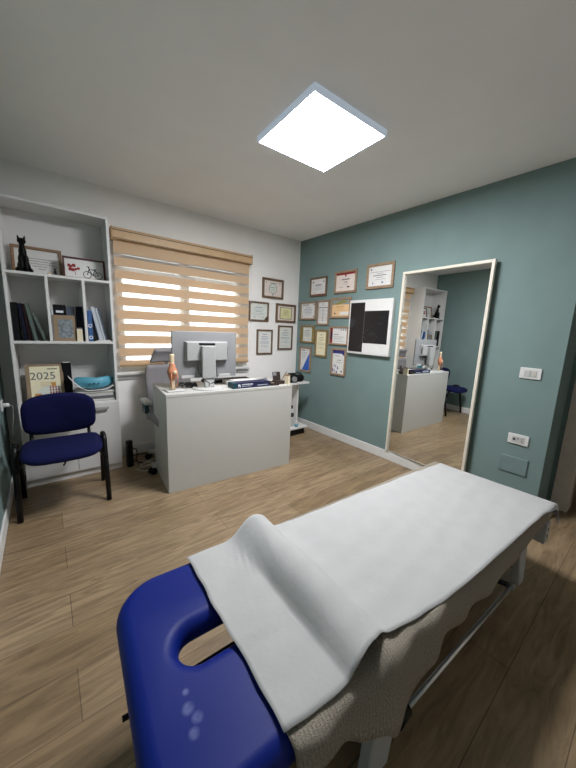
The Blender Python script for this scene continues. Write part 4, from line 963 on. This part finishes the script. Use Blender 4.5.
me = bpy.data.meshes.new_from_object(tmp.evaluated_get(dg)); COL.objects.unlink(tmp); bpy.data.objects.remove(tmp)
me.materials.clear(); me.materials.append(M['vinyl'])
bm = bmesh.new(); bm.from_mesh(me); bmesh.ops.remove_doubles(bm, verts=bm.verts, dist=0.0004); bmesh.ops.recalc_face_normals(bm, faces=bm.faces)
for v in bm.verts: v.co.z += ZT - 0.0395
bm.to_mesh(me); bm.free()
for p in me.polygons: p.use_smooth = True
o = bpy.data.objects.new('mattress', me); COL.objects.link(o); o.parent = tb
# frame under the mattress
zf = ZT - 0.079
MB().box(0.42, 1.90, V0 + 0.03, V0 + 0.07, zf - 0.055, zf).box(0.42, 1.90, V1 - 0.07, V1 - 0.03, zf - 0.055, zf).box(0.42, 0.46, V0 + 0.07, V1 - 0.07, zf - 0.055, zf).box(1.80, 1.84, V0 + 0.07, V1 - 0.07, zf - 0.055, zf).build('frame', 'grey_metal', tb, bevel=0.003)
MB().box(1.895, 1.955, V0 + 0.002, V1 - 0.002, 0.205, 0.315).build('end_beam', 'grey_metal', tb, bevel=0.004)
for q in (0.245, 0.28): MB().cyl((1.925, V0 + 0.0022, q), (1.925, V0 + 0.001, q), 0.009).build('bolt_hole', 'black_plastic', tb)
def slab_leg(u_top, u_bot, v, wb=0.048):
    t2, wt = 0.018, 0.055
    vs = [(u_top - wt, v - t2, zf - 0.01), (u_top + wt, v - t2, zf - 0.01), (u_bot + wb, v - t2, 0), (u_bot - wb, v - t2, 0), (u_top - wt, v + t2, zf - 0.01), (u_top + wt, v + t2, zf - 0.01), (u_bot + wb, v + t2, 0), (u_bot - wb, v + t2, 0)]
    return MB().add(vs, [(0, 1, 2, 3), (7, 6, 5, 4), (0, 4, 5, 1), (1, 5, 6, 2), (2, 6, 7, 3), (3, 7, 4, 0)]).build('leg', 'grey_metal', tb, bevel=0.006, seg=3)
for v in (V0 + 0.025, V1 - 0.025):
    slab_leg(0.66, 0.62, v); slab_leg(1.70, 1.795, v + (0.03 if v < VC else -0.03), 0.032)
for s, v in ((1, V0 + 0.005), (-1, V1 - 0.005)):
    MB().cyl((0.70, v, 0.145), (1.50, v, 0.163), 0.008).build('side_rod', 'chrome', tb, smooth=True)
    MB().cyl((0.68, v, 0.1445), (0.735, v, 0.1457), 0.022, 0.018).build('rod_clamp', 'black_plastic', tb, smooth=True)
    MB().cyl((1.485, v, 0.1627), (1.515, v, 0.1633), 0.014).build('rod_end', 'grey_plastic', tb, smooth=True)
    for q in (0.715, 1.50): MB().cyl((q, v + s * 0.01, 0.147 if q < 1 else 0.163), (q, v + s * 0.165, 0.12), 0.011).build('rod_bracket', 'black_metal', tb, smooth=True)
MB().box(0.60, 1.78, V0 + 0.16, V0 + 0.19, 0.10, 0.14).box(0.60, 1.78, V1 - 0.19, V1 - 0.16, 0.10, 0.14).box(0.60, 0.64, V0 + 0.043, V1 - 0.043, 0.09, 0.12).box(1.74, 1.78, V0 + 0.043, V1 - 0.043, 0.09, 0.12).build('lower_frame', 'black_metal', tb, bevel=0.003)
MB().cyl((1.0, VC, 0.13), (1.35, VC, zf - 0.03), 0.024).build('lift_actuator', 'black_plastic', tb, smooth=True)
MB().box(0.95, 1.05, V0 + 0.19, V1 - 0.19, 0.105, 0.135).box(1.33, 1.37, V0 + 0.07, V1 - 0.07, zf - 0.05, zf - 0.015).build('cross_beam', 'black_metal', tb, bevel=0.003)
MB().tube([(0.45, VC + 0.03, 0.31), (0.15, VC + 0.02, 0.315), (0.06, VC - 0.012, 0.32)], 0.005, 8).box(0.035, 0.08, VC - 0.008, VC + 0.002, 0.322, 0.329).build('release_lever', 'black_plastic', tb)

# towel: covers the mattress from u = 0.30 on and hangs over both long sides
def sm(x, a, b):
    t = min(max((x - a) / (b - a), 0), 1); return t * t * (3 - 2 * t)
def interp(x, tab):
    for (x0, y0), (x1, y1) in zip(tab, tab[1:]):
        if x <= x1: return y0 + (y1 - y0) * sm(x, x0, x1) if x >= x0 else y0
    return tab[-1][1]
LOW = [(0.30, 0.375), (0.357, 0.362), (0.416, 0.345), (0.503, 0.292), (0.595, 0.226), (0.667, 0.258), (0.779, 0.309), (0.884, 0.336), (1.011, 0.341), (1.16, 0.345), (1.32, 0.354), (1.49, 0.360), (1.9, 0.364)]
NU, NT = 170, 72
top = ZT + 0.004
def towel(i, j):
    u = 0.30 + (1.875 - 0.30) * i / (NU - 1)
    zl = interp(u, LOW); er = 0.03
    dl = 0.03 + 0.008 * math.sin(u * 9); dr = max(0.0, top - zl)
    wv = 1 - sm(u, 1.1, 1.5)
    out = 0.022 - 0.014 * sm(u, 1.35, 1.7) + wv * (0.004 * math.sin(u * 17 + 1) + 0.003 * math.sin(u * 41)) + 0.028 * math.exp(-((u - 0.59) / 0.075) ** 2)
    ax = 0.034 + out; vc = V0 + 0.034
    L_ = [dl, er * math.pi / 2, (V1 - vc) - er + 0.008, 1.3 * (ax + dr) / 1.55]
    s = sum(L_) * j / (NT - 1)
    vl = V1 + 0.008
    if s <= L_[0]: v, z = vl, top - er - (L_[0] - s)
    elif s <= L_[0] + L_[1]:
        a = (s - L_[0]) / er; v, z = vl - er + er * math.cos(a), top - er + er * math.sin(a)
    elif s <= sum(L_[:3]): v, z = vl - er - (s - L_[0] - L_[1]), top
    else:
        # a soft bulge over the edge: gently sloping first, upright at the hem
        f = (s - sum(L_[:3])) / L_[3]; a = f * math.pi / 2
        v = vc - ax * math.sin(a) ** 0.6; z = top - dr * (1 - max(0.0, math.cos(a)) ** 0.6)
        v -= 0.005 * math.sin(u * 31 + 3 * f) * f * wv
    # a rumpled ridge along the edge
    z += 0.009 * math.exp(-((v - V0 + 0.004) / 0.022) ** 2) * sm(u, 0.56, 0.66) * (1 - sm(u, 0.84, 1.0)) * (0.8 + 0.4 * math.sin(u * 15)) * (1 if z > ZT - 0.03 else max(0, 1 - (ZT - 0.03 - z) / 0.04))
    # creases running in from the deep hanging fold
    if v < V0 + 0.16:
        k = sm(V0 + 0.16 - v, 0, 0.15); ln = (u - 0.585) - (v - V0) * 0.45
        dz = 0.026 * math.exp(-(ln / 0.035) ** 2) - 0.009 * math.exp(-((ln - 0.075) / 0.03) ** 2) - 0.007 * math.exp(-((ln + 0.08) / 0.03) ** 2)
        dz += 0.003 * math.exp(-((u - 1.09 - (v - V0) * 0.3) / 0.035) ** 2) - 0.004 * math.exp(-((u - 1.16 - (v - V0) * 0.3) / 0.03) ** 2)
        z += k * (dz if dz > 0 else dz * 0.4)
        if v > V0 + 0.03: z = max(z, ZT + 0.002)
    return (u, v, z)
tm = MB().grid(towel, NU, NT)
tw = tm.build('towel', 'towel', smooth=True, recalc=False)
uvl = tw.data.uv_layers.new(name='UVMap')
for l in tw.data.loops:
    i, j = divmod(l.vertex_index, NT); uvl.data[l.index].uv = (i / NU * 1.6, j / NT * 0.9)
tw.rotation_euler = (0, 0, BY)
md = tw.modifiers.new('thickness', 'SOLIDIFY'); md.thickness = 0.006; md.offset = 1
tag(tw, 'beige ribbed towel spread over the treatment table, hanging down its side', 'towel')

# couch paper: flat sheet with one raised fold near the head end
PROF = [(0.286, 0.0), (0.36, 0.0), (0.41, 0.001), (0.440, 0.006), (0.462, 0.018), (0.484, 0.036), (0.506, 0.055), (0.527, 0.069), (0.546, 0.076), (0.565, 0.075), (0.582, 0.066), (0.595, 0.050), (0.603, 0.032), (0.611, 0.016), (0.625, 0.006), (0.655, 0.001), (0.70, 0.0), (0.80, 0.0), (1.0, 0.0), (1.2, 0), (1.4, 0), (1.6, 0), (1.75, 0), (1.86, 0.0)]
def spl(P, n):
    out = []
    for i in range(len(P) - 1):
        p0, p1, p2, p3 = [Vector(P[max(0, min(len(P) - 1, q))]) for q in (i - 1, i, i + 1, i + 2)]
        for k in range(n):
            t = k / n
            out.append(0.5 * ((2 * p1) + (-p0 + p2) * t + (2 * p0 - 5 * p1 + 4 * p2 - p3) * t * t + (-p0 + 3 * p1 - 3 * p2 + p3) * t ** 3))
    out.append(Vector(P[-1])); return out
PROF_B = [(0.286, 0.0), (0.36, 0.0), (0.42, 0.0), (0.446, 0.001), (0.457, 0.004), (0.466, 0.015), (0.475, 0.030), (0.485, 0.045), (0.496, 0.058), (0.511, 0.069), (0.532, 0.076), (0.556, 0.076), (0.577, 0.067), (0.597, 0.049), (0.616, 0.027), (0.65, 0.009)] + PROF[16:]
PP = spl(PROF, 5); PB = spl(PROF_B, 5)
# overhang at the foot end
TAIL = [Vector((1.885, -0.002)), Vector((1.902, -0.010)), Vector((1.910, -0.026)), Vector((1.912, -0.05)), Vector((1.913, -0.066))]
PP += TAIL; PB += TAIL
VRT = [(0.286, 0.374), (0.36, 0.368), (0.42, 0.364), (0.48, 0.366), (0.55, 0.374), (0.60, 0.382), (0.66, 0.382), (0.76, 0.368), (0.9, 0.356), (1.1, 0.350), (1.5, 0.348), (1.70, 0.345), (1.80, 0.318), (1.94, 0.262)]
VLT = [(0.286, 0.950), (0.45, 0.950), (0.52, 0.952), (0.60, 0.935), (0.66, 0.928), (1.0, 0.924), (1.5, 0.918), (1.92, 0.905)]
NV = 40; zb = ZT + 0.0115
def sheet(i, j):
    f = j / (NV - 1); g = sm(f, 0.05, 0.45)      # the fold rises more steeply towards the right side
    u, dz = PP[i] * (1 - g) + PB[i] * g
    v = interp(u, VLT) * (1 - f) + interp(u, VRT) * f
    skew = 0.018 * (f - 0.5) * sm(u, 0.3, 0.5) * (1 - sm(u, 0.7, 1.0))
    k = 0.93 + 0.05 * math.sin(f * 7.0 + 0.4) - 0.36 * sm(f, 0.6, 1.0)
    rip = 0.0012 * math.sin(u * 40 + f * 9) + 0.001 * math.sin(f * 37 + u * 13) + 0.0022 * math.exp(-((f - 0.62 - 0.25 * (u - 0.3)) / 0.02) ** 2) * (1 if u < 0.45 else 0)
    edge = 0.004 * sm(0.33, u, u + 0.001) if False else 0
    rip += 0.0035 * math.exp(-((u - 0.43) / 0.025) ** 2 - ((f - 0.2) / 0.07) ** 2) * math.sin(u * 260 + f * 60)
    if i >= len(PP) - 5: rip = 0; k = 1
    ve = 0.341
    if v < ve:                                # the corner of the sheet hangs over the long side
        dz -= (ve - v) * 0.96; v = ve - (ve - v) * 0.2
    u += (-0.03 + 0.055 * f) * sm(u, 1.2, 1.86)
    return (u + skew + (0.002 * math.sin(f * 11) + 0.0015 * math.sin(f * 29) + (-0.012 + 0.02 * f)) * (1 - sm(u, 0.287, 0.36)), v, zb + dz * k + rip)
pm = MB().grid(sheet, len(PP), NV)
ps_ = pm.build('paper_sheet', 'paper_roll', smooth=True, recalc=False)
ps_.rotation_euler = (0, 0, BY)
md = ps_.modifiers.new('thickness', 'SOLIDIFY'); md.thickness = 0.0008; md.offset = 1
tag(ps_, 'white disposable paper sheet on the treatment table, folded up near its head end', 'paper sheet')

# door stop in the hall beyond the doorway
ds = thing('door_stop', 'small chrome and black door stop on the floor by the doorway', 'door stop', (2.97, 0.20, 0))
MB().lathe([(0.02, 0), (0.02, 0.008), (0.008, 0.012), (0.008, 0.05), (0.013, 0.052), (0.013, 0.065)], 16).build('post', 'steel', ds, smooth=True)
MB().lathe([(0.0145, 0.065), (0.0145, 0.08), (0.01, 0.084)], 16).build('rubber_cap', 'black_plastic', ds, smooth=True)
